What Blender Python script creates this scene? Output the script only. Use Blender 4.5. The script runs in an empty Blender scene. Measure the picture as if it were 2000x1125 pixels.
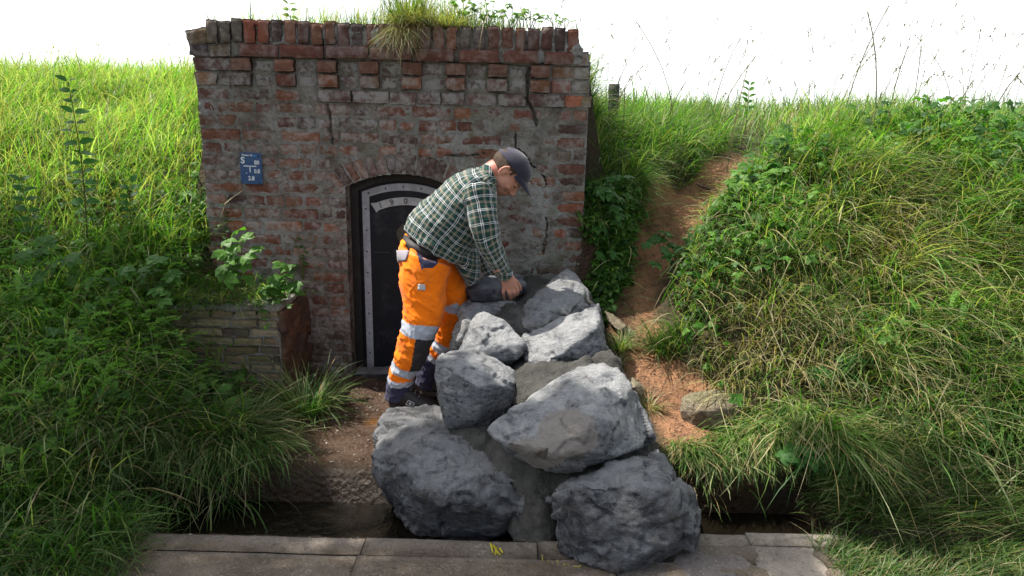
import bpy, bmesh, math, random
import numpy as np
from mathutils import Vector, Matrix
PI = math.pi
R = math.radians
scene = bpy.context.scene
COL = scene.collection
rng = np.random.default_rng(7)
random.seed(7)

# ---------------------------------------------------------------- camera, sky, sun
FPX = 1333.0; PITCH = R(14.5); ROLL = R(1.4); CAMZ = 1.6
_F = np.array([0, math.cos(PITCH), -math.sin(PITCH)])
_R0 = np.array([1.0, 0, 0]); _U0 = np.array([0, math.sin(PITCH), math.cos(PITCH)])
_RC = math.cos(ROLL)*_R0 + math.sin(ROLL)*_U0
_UC = -math.sin(ROLL)*_R0 + math.cos(ROLL)*_U0
cam_d = bpy.data.cameras.new('camera'); cam = bpy.data.objects.new('camera', cam_d); COL.objects.link(cam)
cam_d.sensor_width = 36.0; cam_d.lens = 36.0*FPX/2000.0; cam_d.clip_start = 0.05; cam_d.clip_end = 3000
cam.matrix_world = Matrix(((_RC[0], _UC[0], -_F[0], 0), (_RC[1], _UC[1], -_F[1], 0), (_RC[2], _UC[2], -_F[2], CAMZ), (0, 0, 0, 1)))
scene.camera = cam

SUN_DIR = np.array([-0.50, 0.13, 0.86]); SUN_DIR /= np.linalg.norm(SUN_DIR)
sun_el = math.asin(SUN_DIR[2]); sun_az = math.atan2(SUN_DIR[0], SUN_DIR[1])
w = bpy.data.worlds.new('World'); scene.world = w; w.use_nodes = True
nt = w.node_tree; nt.nodes.clear()
sky = nt.nodes.new('ShaderNodeTexSky'); sky.sky_type = 'NISHITA'; sky.sun_disc = False
sky.sun_elevation = sun_el; sky.sun_rotation = sun_az
sky.air_density = 1.2; sky.dust_density = 2.0; sky.ozone_density = 0.6
hsv = nt.nodes.new('ShaderNodeHueSaturation'); hsv.inputs['Saturation'].default_value = 0.45; hsv.inputs['Value'].default_value = 1.0
# bright thin cloud towards the sun side, clearer sky behind the viewer
tcn = nt.nodes.new('ShaderNodeTexCoord'); sxn = nt.nodes.new('ShaderNodeSeparateXYZ'); nt.links.new(tcn.outputs['Generated'], sxn.inputs[0])
rmp = nt.nodes.new('ShaderNodeMapRange'); rmp.interpolation_type = 'SMOOTHSTEP'
rmp.inputs['From Min'].default_value = -0.05; rmp.inputs['From Max'].default_value = 0.75; rmp.inputs['To Min'].default_value = 0.0; rmp.inputs['To Max'].default_value = 1.0
nt.links.new(sxn.outputs['Y'], rmp.inputs['Value'])
cld = nt.nodes.new('ShaderNodeMix'); cld.data_type = 'RGBA'; nt.links.new(rmp.outputs[0], cld.inputs[0]); nt.links.new(hsv.outputs[0], cld.inputs[6]); cld.inputs[7].default_value = (7.6, 7.8, 8.0, 1)
bg = nt.nodes.new('ShaderNodeBackground'); bg.inputs['Strength'].default_value = 0.13
out = nt.nodes.new('ShaderNodeOutputWorld')
nt.links.new(sky.outputs[0], hsv.inputs['Color']); nt.links.new(cld.outputs[2], bg.inputs[0]); nt.links.new(bg.outputs[0], out.inputs[0])
sd = bpy.data.lights.new('sun', 'SUN'); sd.energy = 5.0; sd.angle = R(0.6); sd.color = (1.0, 0.95, 0.86)
so = bpy.data.objects.new('sun', sd); COL.objects.link(so); so.location = (-6, 3, 12)
so.rotation_euler = Vector(SUN_DIR).to_track_quat('Z', 'Y').to_euler()
scene.view_settings.view_transform = 'Standard'; scene.view_settings.look = 'None'
scene.view_settings.exposure = 0.85; scene.view_settings.gamma = 1.0
try:
    scene.cycles.max_bounces = 6; scene.cycles.diffuse_bounces = 3; scene.cycles.transmission_bounces = 4
except Exception:
    pass

# ---------------------------------------------------------------- measuring helpers
def ray(px, py):
    a = (px-1000.0)/FPX; b = -(py-562.5)/FPX
    return _RC*a + _UC*b + _F
def P(px, py, d):                         # photo pixel + ground distance -> point
    r = ray(px, py); t = d/r[1]
    return np.array([r[0]*t, d, CAMZ + r[2]*t])
def PZ(px, py, z):
    r = ray(px, py); t = (z-CAMZ)/r[2]
    return np.array([r[0]*t, r[1]*t, z])
def proj(p):                              # points -> pixel (for culling what the photo cannot see)
    q = np.asarray(p, float) - np.array([0, 0, CAMZ])
    dz = q@_F; dz = np.where(dz < .05, .05, dz)
    return 1000+FPX*(q@_RC)/dz, 562.5-FPX*(q@_UC)/dz, q@_F

def _hash(ix, iy, iz, seed):
    h = (ix.astype(np.int64)*374761393 + iy.astype(np.int64)*668265263 + iz.astype(np.int64)*2147483647 + seed*1274126177) & 0xFFFFFFFF
    h = ((h ^ (h >> 13))*1274126177) & 0xFFFFFFFF
    h = ((h ^ (h >> 16))*2246822519) & 0xFFFFFFFF
    h = h ^ (h >> 15)
    return (h & 0xFFFFFF)/float(0xFFFFFF)
def vn(p, seed=0):
    p = np.asarray(p, float); i = np.floor(p).astype(np.int64); f = p-i; f = f*f*f*(f*(f*6-15)+10)
    x, y, z = i[..., 0], i[..., 1], i[..., 2]; fx, fy, fz = f[..., 0], f[..., 1], f[..., 2]
    def L(a, b, t): return a+(b-a)*t
    r = L(L(L(_hash(x, y, z, seed), _hash(x+1, y, z, seed), fx), L(_hash(x, y+1, z, seed), _hash(x+1, y+1, z, seed), fx), fy),
          L(L(_hash(x, y, z+1, seed), _hash(x+1, y, z+1, seed), fx), L(_hash(x, y+1, z+1, seed), _hash(x+1, y+1, z+1, seed), fx), fy), fz)
    return r*2-1
def fbm(p, o=4, seed=0, gain=.5):
    p = np.asarray(p, float); s = 0; a = 1; n = 0
    for k in range(o):
        s = s + a*vn(p*(2.03**k)+k*17.3, seed+k); n += a; a *= gain
    return s/n
def ss(a, b, x):
    t = np.clip((x-a)/(b-a), 0, 1); return t*t*(3-2*t)

# ---------------------------------------------------------------- object helpers
def tag(o, label=None, cat=None, group=None, kind=None):
    if label: o['label'] = label
    if cat: o['category'] = cat
    if group: o['group'] = group
    if kind: o['kind'] = kind
    return o
def empty(name, loc, label, cat, group=None):
    o = bpy.data.objects.new(name, None); COL.objects.link(o); o.location = Vector([float(v) for v in loc]); o.empty_display_size = .1
    return tag(o, label, cat, group)
def mk(name, V, F, mat=None, parent=None, col=None, smooth=True, attrs=None, mats=None, fmat=None):
    """V (n,3) world, F array (m,3|4) or list of arrays"""
    V = np.asarray(V, float)
    Fs = F if isinstance(F, (list, tuple)) else [F]
    Fs = [np.asarray(f, np.int64) for f in Fs if len(f)]
    me = bpy.data.meshes.new(name)
    off = np.zeros(3)
    if parent is not None:
        off = np.array(parent_world(parent))
    me.vertices.add(len(V)); me.vertices.foreach_set('co', (V-off).astype(np.float32).ravel())
    nl = sum(f.size for f in Fs); nf = sum(len(f) for f in Fs)
    me.loops.add(nl); me.loops.foreach_set('vertex_index', np.concatenate([f.ravel() for f in Fs]).astype(np.int32))
    me.polygons.add(nf)
    tot = np.concatenate([np.full(len(f), f.shape[1]) for f in Fs])
    st = np.concatenate([[0], np.cumsum(tot)[:-1]])
    me.polygons.foreach_set('loop_start', st.astype(np.int32))
    me.polygons.foreach_set('use_smooth', np.full(nf, smooth))
    if col is not None:
        c = np.ones((len(V), 4), np.float32); c[:, :3] = np.asarray(col, np.float32)
        a = me.color_attributes.new('col', 'FLOAT_COLOR', 'POINT'); a.data.foreach_set('color', c.ravel())
    for k, v in (attrs or {}).items():
        v = np.asarray(v, np.float32)
        if v.ndim == 1:
            a = me.attributes.new(k, 'FLOAT', 'POINT'); a.data.foreach_set('value', v)
        else:
            a = me.attributes.new(k, 'FLOAT_VECTOR', 'POINT'); a.data.foreach_set('vector', v.ravel())
    me.update(calc_edges=True); me.validate()
    o = bpy.data.objects.new(name, me); COL.objects.link(o)
    if mats:
        for m in mats: me.materials.append(m)
        me.polygons.foreach_set('material_index', np.asarray(fmat, np.int32))
    elif mat: me.materials.append(mat)
    if parent is not None: o.parent = parent
    return o
def parent_world(p):
    v = Vector((0, 0, 0)); q = p
    while q is not None:
        v = v+q.location; q = q.parent
    return v
class MB:
    def __init__(s): s.V = []; s.F4 = []; s.F3 = []; s.C = []; s.n = 0
    def add(s, V, F, col=(1, 1, 1)):
        V = np.asarray(V, float); F = np.asarray(F, np.int64)
        (s.F4 if F.shape[1] == 4 else s.F3).append(F+s.n)
        s.V.append(V); c = np.asarray(col, float)
        s.C.append(np.broadcast_to(c, (len(V), 3)) if c.ndim == 1 else c); s.n += len(V)
    def build(s, name, mat, parent=None, smooth=True, **k):
        F = []
        if s.F4: F.append(np.concatenate(s.F4))
        if s.F3: F.append(np.concatenate(s.F3))
        return mk(name, np.concatenate(s.V), F, mat, parent, col=np.concatenate(s.C), smooth=smooth, **k)
def grid_faces(nu, nv, wrap=False):
    i = np.arange(nu-1)[:, None]; j = np.arange(nv if wrap else nv-1)[None, :]; j2 = (j+1) % nv
    a = i*nv+j; b = i*nv+j2; c = (i+1)*nv+j2; d = (i+1)*nv+j
    return np.stack([a, b, c, d], -1).reshape(-1, 4)
def tube(pts, rad, n=8, cap=True, ref=(0, 0, 1)):
    """pts (k,3), rad (k,) or (k,2)"""
    pts = np.asarray(pts, float); rad = np.asarray(rad, float)
    if rad.ndim == 0: rad = np.full(len(pts), float(rad))
    if rad.ndim == 1: rad = np.stack([rad, rad], 1)
    T = np.gradient(pts, axis=0); T /= np.linalg.norm(T, axis=1)[:, None]+1e-9
    ref = np.asarray(ref, float)
    A = ref-T*(T@ref)[:, None]; nn = np.linalg.norm(A, axis=1)
    bad = nn < .05
    if bad.any():
        r2 = np.array([1.0, .01, 0]); B0 = r2-T*(T@r2)[:, None]; A[bad] = B0[bad]; nn = np.linalg.norm(A, axis=1)
    A /= nn[:, None]; B = np.cross(T, A)
    th = np.linspace(0, 2*PI, n, endpoint=False)
    V = pts[:, None]+A[:, None]*(np.cos(th)[None, :, None]*rad[:, 0][:, None, None])+B[:, None]*(np.sin(th)[None, :, None]*rad[:, 1][:, None, None])
    V = V.reshape(-1, 3); F = grid_faces(len(pts), n, True); F3 = []
    if cap:
        k = len(V); V = np.vstack([V, pts[0], pts[-1]])
        j = np.arange(n); j2 = (j+1) % n; m = (len(pts)-1)*n
        F3 = np.concatenate([np.stack([np.full(n, k), j2, j], 1), np.stack([np.full(n, k+1), m+j, m+j2], 1)])
    return V, F, F3
def add_tube(mb, pts, rad, n=8, col=(1, 1, 1), cap=True, ref=(0, 0, 1)):
    V, F, F3 = tube(pts, rad, n, cap, ref)
    b = mb.n; mb.add(V, F, col)
    if len(F3): mb.F3.append(np.asarray(F3)+b)
def box_v(c, s, M=None):
    c = np.asarray(c, float); s = np.asarray(s, float)/2
    V = np.array([[x, y, z] for x in (-1, 1) for y in (-1, 1) for z in (-1, 1)])*s
    if M is not None: V = V@np.asarray(M).T
    F = np.array([[0, 1, 3, 2], [4, 6, 7, 5], [0, 4, 5, 1], [2, 3, 7, 6], [0, 2, 6, 4], [1, 5, 7, 3]])
    return V+c, F
def evalmesh(V, F, mods):
    """run modifiers on a temporary mesh; returns (V, F3, F4)"""
    me = bpy.data.meshes.new('tmp'); me.from_pydata([tuple(v) for v in V], [], [tuple(int(i) for i in f) for f in F]); me.update()
    o = bpy.data.objects.new('tmp', me); COL.objects.link(o)
    for t, kw in mods:
        m = o.modifiers.new('m', t)
        for k, v in kw.items(): setattr(m, k, v)
    dg = bpy.context.evaluated_depsgraph_get(); dg.update()
    ev = o.evaluated_get(dg); em = ev.to_mesh()
    n = len(em.vertices); co = np.empty(n*3, np.float32); em.vertices.foreach_get('co', co)
    nl = len(em.loops); li = np.empty(nl, np.int32); em.loops.foreach_get('vertex_index', li)
    npf = len(em.polygons); lt = np.empty(npf, np.int32); em.polygons.foreach_get('loop_total', lt)
    st = np.empty(npf, np.int32); em.polygons.foreach_get('loop_start', st)
    V2 = co.reshape(-1, 3).astype(float)
    q = st[lt == 4]; F4 = li[q[:, None]+np.arange(4)] if len(q) else np.zeros((0, 4), int)
    t3 = st[lt == 3]; F3 = li[t3[:, None]+np.arange(3)] if len(t3) else np.zeros((0, 3), int)
    ev.to_mesh_clear(); bpy.data.objects.remove(o); bpy.data.meshes.remove(me)
    return V2, F3, F4
def vnormals(V, F3, F4):
    N = np.zeros_like(V)
    for F in (F3, F4):
        if len(F) == 0: continue
        if F.shape[1] == 4: fn = np.cross(V[F[:, 2]]-V[F[:, 0]], V[F[:, 3]]-V[F[:, 1]])
        else: fn = np.cross(V[F[:, 1]]-V[F[:, 0]], V[F[:, 2]]-V[F[:, 0]])
        for k in range(F.shape[1]): np.add.at(N, F[:, k], fn)
    return N/(np.linalg.norm(N, axis=1)[:, None]+1e-12)

# ---------------------------------------------------------------- materials
class NT:
    def __init__(s, name):
        s.m = bpy.data.materials.new(name); s.m.use_nodes = True; s.t = s.m.node_tree; s.t.nodes.clear()
        s.out = s.n('ShaderNodeOutputMaterial')
    def n(s, t, **k):
        x = s.t.nodes.new(t)
        for a, v in k.items(): setattr(x, a, v)
        return x
    def l(s, a, b): s.t.links.new(a, b)
    def pos(s):
        if not hasattr(s, '_p'): s._p = s.n('ShaderNodeNewGeometry')
        return s._p.outputs['Position']
    def attr(s, nm): 
        a = s.n('ShaderNodeAttribute'); a.attribute_name = nm; return a
    def noise(s, scale, detail=5, rough=.55, vec=None, dist=0, out='Fac'):
        x = s.n('ShaderNodeTexNoise'); x.inputs['Scale'].default_value = scale; x.inputs['Detail'].default_value = detail
        x.inputs['Roughness'].default_value = rough; x.inputs['Distortion'].default_value = dist
        s.l(vec if vec is not None else s.pos(), x.inputs['Vector']); return x.outputs[out]
    def vor(s, scale, feature='F1', vec=None, out='Distance'):
        x = s.n('ShaderNodeTexVoronoi'); x.feature = feature; x.inputs['Scale'].default_value = scale
        s.l(vec if vec is not None else s.pos(), x.inputs['Vector']); return x.outputs[out]
    def ramp(s, f, stops, interp='LINEAR'):
        x = s.n('ShaderNodeValToRGB'); x.color_ramp.interpolation = interp; e = x.color_ramp.elements
        while len(e) < len(stops): e.new(.5)
        for i, (p, c) in enumerate(stops):
            e[i].position = p; e[i].color = (c, c, c, 1) if isinstance(c, (int, float)) else (*c, 1)
        s.l(f, x.inputs[0]); return x.outputs[0]
    def mix(s, f, a, b, mode='MIX'):
        x = s.n('ShaderNodeMix'); x.data_type = 'RGBA'; x.blend_type = mode
        for v, i in ((f, 0), (a, 6), (b, 7)):
            if isinstance(v, (int, float)): x.inputs[i].default_value = v if i == 0 else (v, v, v, 1)
            elif isinstance(v, tuple): x.inputs[i].default_value = (*v, 1)
            else: s.l(v, x.inputs[i])
        return x.outputs[2]
    def math(s, op, a, b=0.0, clamp=False):
        x = s.n('ShaderNodeMath'); x.operation = op; x.use_clamp = clamp
        for i, v in enumerate((a, b)):
            if isinstance(v, (int, float)): x.inputs[i].default_value = v
            else: s.l(v, x.inputs[i])
        return x.outputs[0]
    def bump(s, h, strength=.5, dist=.01, nrm=None):
        x = s.n('ShaderNodeBump'); x.inputs['Strength'].default_value = strength; x.inputs['Distance'].default_value = dist
        s.l(h, x.inputs['Height'])
        if nrm is not None: s.l(nrm, x.inputs['Normal'])
        return x.outputs[0]
    def pbr(s, col, rough=.8, nrm=None, metal=0, spec=.5, **k):
        x = s.n('ShaderNodeBsdfPrincipled')
        for v, i in ((col, 'Base Color'), (rough, 'Roughness'), (metal, 'Metallic'), (spec, 'Specular IOR Level')):
            if isinstance(v, (int, float)): x.inputs[i].default_value = v
            elif isinstance(v, tuple): x.inputs[i].default_value = (*v, 1)
            else: s.l(v, x.inputs[i])
        for kk, v in k.items(): x.inputs[kk.replace('_', ' ')].default_value = v
        if nrm is not None: s.l(nrm, x.inputs['Normal'])
        s.l(x.outputs[0], s.out.inputs[0]); return x
MAT = {}
def m_brick():
    t = NT('brick_clay'); c = t.attr('col').outputs['Color']
    n1 = t.noise(26, 6, .7); n2 = t.noise(6.5, 5, .65); n3 = t.noise(120, 3, .6)
    c = t.mix(t.ramp(n1, [(.3, 0), (.7, 1)]), t.mix(.55, c, (.03, .02, .02)), c)
    lime = t.math('MULTIPLY', t.ramp(n2, [(.41, 0), (.60, 1)]), t.ramp(n1, [(.36, 0.1), (.58, 1)]))
    lime = t.math('MULTIPLY', lime, t.attr('lime').outputs['Fac'], True)
    c = t.mix(t.math('MULTIPLY', lime, .85), c, (.29, .28, .265))
    c = t.mix(t.ramp(t.noise(1.7, 4, .6), [(.45, 0), (.7, .4)]), c, (.05, .035, .025))
    speck = t.ramp(n3, [(.66, 0), (.73, 1)])
    c = t.mix(t.math('MULTIPLY', speck, .5), c, (.4, .38, .36))
    h = t.math('ADD', n1, t.math('MULTIPLY', n3, .4))
    t.pbr(c, .88, t.bump(h, .8, .006), spec=.3); return t.m
def m_mortar():
    t = NT('old_mortar'); n1 = t.noise(9, 6, .65); n2 = t.noise(70, 4, .7); n3 = t.noise(2.2, 4, .6)
    c = t.mix(t.ramp(n1, [(.32, 0), (.68, 1)]), (.10, .092, .075), (.28, .265, .235))
    c = t.mix(t.ramp(n3, [(.42, 0), (.62, .8)]), c, (.35, .345, .33))
    c = t.mix(t.ramp(t.noise(12, 6, .75), [(.5, 0), (.62, .75)]), c, (.11, .075, .055))
    c = t.mix(t.ramp(t.noise(3.1, 4, .6, dist=.4), [(.56, 0), (.72, .7)]), c, (.12, .115, .06))
    c = t.mix(t.ramp(n2, [(.28, .75), (.42, 0)]), c, (.04, .037, .032))
    t.pbr(c, .95, t.bump(t.math('ADD', n2, t.math('MULTIPLY', n1, 2)), 1.0, .014), spec=.2); return t.m
def m_attr(name, rough=.8, nscale=60, var=.35, bump=.4, spec=.3, bdist=.004, metal=0):
    t = NT(name); c = t.attr('col').outputs['Color']; n = t.noise(nscale, 5, .6)
    c = t.mix(t.ramp(n, [(.3, var), (.7, 0)]), c, (.0, .0, .0))
    t.pbr(c, rough, t.bump(n, bump, bdist), spec=spec, metal=metal); return t.m
def m_leaf(name, trans=.45, rough=.5, var=.25, spec=.25):
    t = NT(name); c = t.attr('col').outputs['Color']
    n = t.noise(14, 3, .6); c = t.mix(t.ramp(n, [(.35, var), (.65, 0)]), c, (.02, .035, .008))
    p = t.pbr(c, rough, spec=spec)
    tr = t.n('ShaderNodeBsdfTranslucent')
    tc = t.mix(1.0, c, (1.35, 1.9, .5), 'MULTIPLY'); t.l(tc, tr.inputs['Color'])
    mx = t.n('ShaderNodeMixShader'); mx.inputs[0].default_value = trans
    t.l(p.outputs[0], mx.inputs[1]); t.l(tr.outputs[0], mx.inputs[2]); t.l(mx.outputs[0], t.out.inputs[0]); return t.m
def m_ground():
    t = NT('earth'); c = t.attr('col').outputs['Color']; wet = t.attr('wet').outputs['Fac']
    n1 = t.noise(7, 7, .65); n2 = t.noise(60, 5, .7); v = t.vor(38)
    c = t.mix(t.ramp(n1, [(.34, .75), (.58, 0)]), c, (.06, .032, .018))
    c = t.mix(t.ramp(n2, [(.62, 0), (.74, .6)]), c, (.34, .26, .2))
    c = t.mix(t.math('MULTIPLY', wet, .6), c, (.03, .018, .01))
    rg = t.math('SUBTRACT', .92, t.math('MULTIPLY', wet, t.ramp(n1, [(.35, .95), (.6, .5)])))
    h = t.math('ADD', t.math('MULTIPLY', n1, 2.0), t.math('ADD', n2, t.math('MULTIPLY', v, .6)))
    t.pbr(c, rg, t.bump(h, 1.0, .02), spec=.35); return t.m
def m_rock(name, a, b, dark, scale=1.0, tan=None, wet=0.0, top_tone=.85, top_col=(.27, .28, .30)):
    t = NT(name)
    tc = t.n('ShaderNodeTexCoord').outputs['Object']
    mp = t.n('ShaderNodeMapping'); mp.inputs['Rotation'].default_value = (random.random()*3, random.random()*3, random.random()*3)
    mp.inputs['Location'].default_value = (random.random()*9, random.random()*9, random.random()*9)
    mp.inputs['Scale'].default_value = (1, 1, 1.9); t.l(tc, mp.inputs[0]); v = mp.outputs[0]
    n1 = t.noise(5*scale, 8, .68, v, .6); n2 = t.noise(34*scale, 7, .72, v); n3 = t.noise(150, 4, .7, v); n4 = t.noise(13*scale, 5, .7, v, 1.2)
    c = t.mix(t.ramp(n1, [(.34, 0), (.62, 1)]), a, b)
    c = t.mix(t.ramp(n2, [(.38, .95), (.52, 0)]), c, dark)
    c = t.mix(t.ramp(n3, [(.60, 0), (.70, .5)]), c, tuple(min(1, x*2) for x in b)); c = t.mix(t.ramp(t.noise(70, 5, .75, v), [(.36, .7), (.46, 0)]), c, dark)
    c = t.mix(t.ramp(n4, [(.53, 0), (.66, .55)]), c, tuple(min(1, x*1.7) for x in b))
    vein = t.ramp(t.math('ABSOLUTE', t.math('SUBTRACT', t.noise(6.5, 3, .55, v, 2.0), .5)), [(.0, .7), (.012, 0)])
    c = t.mix(t.math('MULTIPLY', vein, .35), c, (.42, .42, .42))
    g = t._p.outputs['Pointiness'] if hasattr(t, '_p') else None
    if g is None: t.pos(); g = t._p.outputs['Pointiness']
    c = t.mix(t.ramp(g, [(.52, 0), (.60, .5)]), c, tuple(min(1, x*1.9) for x in b))
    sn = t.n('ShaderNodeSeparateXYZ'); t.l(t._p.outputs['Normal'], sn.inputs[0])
    c = t.mix(t.ramp(t.noise(4.2, 5, .7, v, .8), [(.52, 0), (.68, .55)]), c, (.15, .12, .09))
    top_f = t.math('MULTIPLY', t.ramp(sn.outputs[2], [(.15, 0), (.65, top_tone)]), t.ramp(n1, [(.38, .1), (.58, 1)]))  # dusty film and painted sky light on upward faces; moss on mossy stone
    c = t.mix(top_f, c, top_col)
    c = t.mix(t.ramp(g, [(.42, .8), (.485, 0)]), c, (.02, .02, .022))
    if tan:
        mk_ = t.ramp(t.math('ADD', t.attr('tanm').outputs['Fac'], t.math('MULTIPLY', t.math('SUBTRACT', n2, .5), 1.3)), [(.48, 0), (.56, 1)]); c = t.mix(t.math('MULTIPLY', mk_, .85), c, tan)
    h = t.math('ADD', t.math('MULTIPLY', n2, 1.4), t.math('ADD', n3, t.math('MULTIPLY', n4, 2.0)))
    t.pbr(c, .8-wet*.35, t.bump(h, 1.0, .014), spec=.35+wet*.3); return t.m
MAT['brick'] = m_brick(); MAT['mortar'] = m_mortar()
MAT['grass'] = m_leaf('grass_blade', .42, .45); MAT['leaf'] = m_leaf('leaf', .4, .5); MAT['stem'] = m_attr('plant_stem', .7, 90, .3, .2)
MAT['ground'] = m_ground()
MAT['rock'] = m_rock('grey_rock', (.10, .108, .125), (.27, .28, .30), (.02, .021, .026), top_col=(.44, .44, .44))
MAT['rock_tan'] = m_rock('grey_rock_tan', (.11, .118, .132), (.26, .27, .285), (.022, .024, .029), top_col=(.42, .42, .42), tan=(.30, .27, .24))
MAT['rock_dark'] = m_rock('dark_wet_rock', (.022, .024, .030), (.12, .125, .14), (.006, .007, .009), wet=.5, top_tone=.85, top_col=(.29, .295, .30))
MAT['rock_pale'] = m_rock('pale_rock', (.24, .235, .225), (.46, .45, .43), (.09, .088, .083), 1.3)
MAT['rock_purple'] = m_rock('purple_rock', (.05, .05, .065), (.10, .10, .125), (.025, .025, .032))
MAT['rock_moss'] = m_rock('mossy_stone', (.24, .18, .12), (.40, .34, .26), (.10, .07, .05), top_tone=.45, top_col=(.16, .16, .05))
# ---------------------------------------------------------------- terrain
WY = 4.08                                  # plane of the wall's face
def _i(y, tab): return np.interp(y, [a for a, b in tab], [b for a, b in tab])
ZL = [(-50, 0), (2.2, 0.0), (2.6, .08), (3.0, .20), (3.6, .43), (4.0, .64), (4.3, .86), (5, 1.22), (6, 1.5), (7, 1.70), (8, 1.76), (10, 1.78), (16, 1.5), (40, -1), (2000, -3)]
ZP = [(-50, 0), (2.3, 0), (2.75, .10), (3.1, .18), (3.4, .335), (3.8, .5), (4.05, .66), (4.4, .91), (5, 1.235), (6, 1.48), (7, 1.58), (9, 1.6), (16, 1.0), (40, -1), (2000, -3)]
ZR = [(-50, 0), (2.25, 0), (2.6, .17), (3.0, .36), (3.6, .70), (4.1, 1.06), (4.6, 1.36), (5.2, 1.54), (7, 1.6), (9, 1.6), (16, 1.0), (40, -1), (2000, -3)]
ZW = [(-50, .5), (3.85, .55), (4.0, .75), (4.15, .98), (4.4, 1.14), (5, 1.36), (6, 1.5), (7, 1.58), (9, 1.6), (16, 1), (40, -1), (2000, -3)]
ZM = [(4.1, 1.93), (5.2, 1.95), (6.5, 1.85), (8, 1.9), (10, 1.9), (16, 1.3), (40, -1), (2000, -3)]
PATH = [(.93, 2.6), (.9, 2.8), (.84, 3.1), (.74, 3.4), (.66, 3.75), (.80, 4.05), (1.05, 4.4), (1.5, 4.95), (1.75, 5.6), (1.9, 7)]
def pathx(y): return np.interp(y, [b for a, b in PATH], [a for a, b in PATH])
def height(x, y):
    x = np.asarray(x, float); y = np.asarray(y, float)
    L, Pp, Rr, W_, M = _i(y, ZL), _i(y, ZP), _i(y, ZR), _i(y, ZW), _i(y, ZM)
    px = pathx(y)
    plat = np.interp(y, [2.7, 2.8, 3.4, 3.9, 4.3], [.02, .035, .02, -.06, -.08])
    # right half
    wid = np.interp(y, [2.5, 3, 3.8, 4.4, 5, 6, 7], [.16, .16, .10, .16, .24, .3, .5])
    r = Pp + (Rr-Pp)*ss(wid, wid+np.interp(y, [2.6, 3.4, 4.2, 6], [.25, .4, .3, .7]), x-px) + .05*np.exp(-((x-px-.75)/.4)**2)*ss(3, 3.6, y)*ss(5.4, 4.4, y)
    r = r + (W_-r)*ss(wid*.9, wid*.9+.13, px-x)*ss(3.85, 4.0, y)
    # left/platform
    l = plat + (L-plat)*ss(np.interp(y, [2.8, 3.3], [-1.28, -1.52]), np.interp(y, [2.8, 3.3], [-1.9, -2.08]), x)
    bank = L*1.0
    l = np.where(y > 4.06, plat + (bank-plat)*ss(-1.74, -1.82, x), l)
    z = l+(r-l)*np.where(y > 4.06, ss(.33, .40, x), ss(.3, .62, x))
    # earth heaped behind and over the wall
    zb = M + (L-M)*ss(-1.80, -2.15, x); zb = zb + (r-zb)*ss(.39, .62, x)
    z = np.where((y >= 4.44) & (x > -2.2) & (x < .65), zb, z)
    # drainage ditch in front
    dx = ss(-1.75, -1.5, x)*ss(1.42, 1.25, x)
    dd = ss(2.33, 2.37, y)*ss(2.76, 2.66, y)
    z = z*(1-dx*dd) + (-.17)*dx*dd
    z = np.where((y < 2.36) & (np.abs(x) < 3) , z*ss(1.9, 2.1, y)*0+np.minimum(z, 0.0)-.02*(ss(-1.6, -1.3, x)*ss(1.3, 1.15, x)), z)
    p = np.stack([x, y, np.zeros_like(x)], -1)
    soft = ss(2.3, 2.7, y)
    flat = ss(-1.25, -1.1, x)*ss(.6, .4, x)*(y < 4.1)
    z = z + fbm(p*1.7, 3, 11)*.05*soft*(1-.85*flat) + fbm(p*9, 3, 13)*.015*soft + fbm(p*30, 2, 14)*.004
    return z
def naxis(a, b, step, lo, hi, g=1.25):
    c = list(np.arange(a, b+step*.5, step)); s = step; v = a; L_ = []
    while v > lo: s *= g; v -= s; L_.append(v)
    s = step; v = b; H_ = []
    while v < hi: s *= g; v += s; H_.append(v)
    return np.array(L_[::-1]+c+H_)
gx = naxis(-5.2, 5.2, .024, -900, 900); gy = naxis(1.2, 8.6, .024, -300, 1600)
GX, GY = np.meshgrid(gx, gy, indexing='ij')
GZ = height(GX.ravel(), GY.ravel())
gxy = np.stack([GX.ravel(), GY.ravel(), GZ], 1)
def path_mask(x, y):
    px = pathx(y); wid = np.interp(y, [2.5, 3, 3.8, 4.05, 4.4, 5, 5.6, 6.3], [.2, .19, .13, .13, .2, .2, .12, .0])
    n = fbm(np.stack([x*4, y*4, 0*x], -1), 3, 5)*.07
    a = ss(wid+.05, wid-.03, np.abs(x-px)+n)*ss(2.5, 2.65, y)*ss(5.45, 5.0, y)
    # washed-out bit of bank at the top left of the path
    b = ss(.22, .1, np.hypot((x-1.0)*.8, y-4.55)+n)
    return np.clip(a+b, 0, 1)
def plat_mask(x, y):
    n = fbm(np.stack([x*3, y*3, 0*x], -1), 3, 6)*.08
    return ss(-1.38, -1.25, x+n)*ss(.75, .6, x+n)*ss(2.3, 2.35, y)*ss(4.2, 4.1, y)
pm = path_mask(gxy[:, 0], gxy[:, 1]); pl = plat_mask(gxy[:, 0], gxy[:, 1])
base = np.array([.05, .045, .022]); soil = np.array([.37, .185, .095]); mud = np.array([.17, .10, .065])
gc = base[None]*np.ones((len(gxy), 1)); gc = gc+(soil-gc)*pm[:, None]; gc = gc+(mud-gc)*(pl*(1-pm))[:, None]
pc_ = PZ(748, 822, .02); pud_ = ss(.13, .07, np.hypot((gxy[:, 0]-pc_[0]), (gxy[:, 1]-pc_[1])*1.6)+.03*fbm(gxy*9, 2, 8))*(gxy[:, 2] < .08); gc = gc+(np.array([.42, .17, .03])-gc)*pud_[:, None]
far = ss(7, 12, gxy[:, 1])[:, None]; gc = gc+(np.array([.09, .12, .03])-gc)*far
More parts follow.
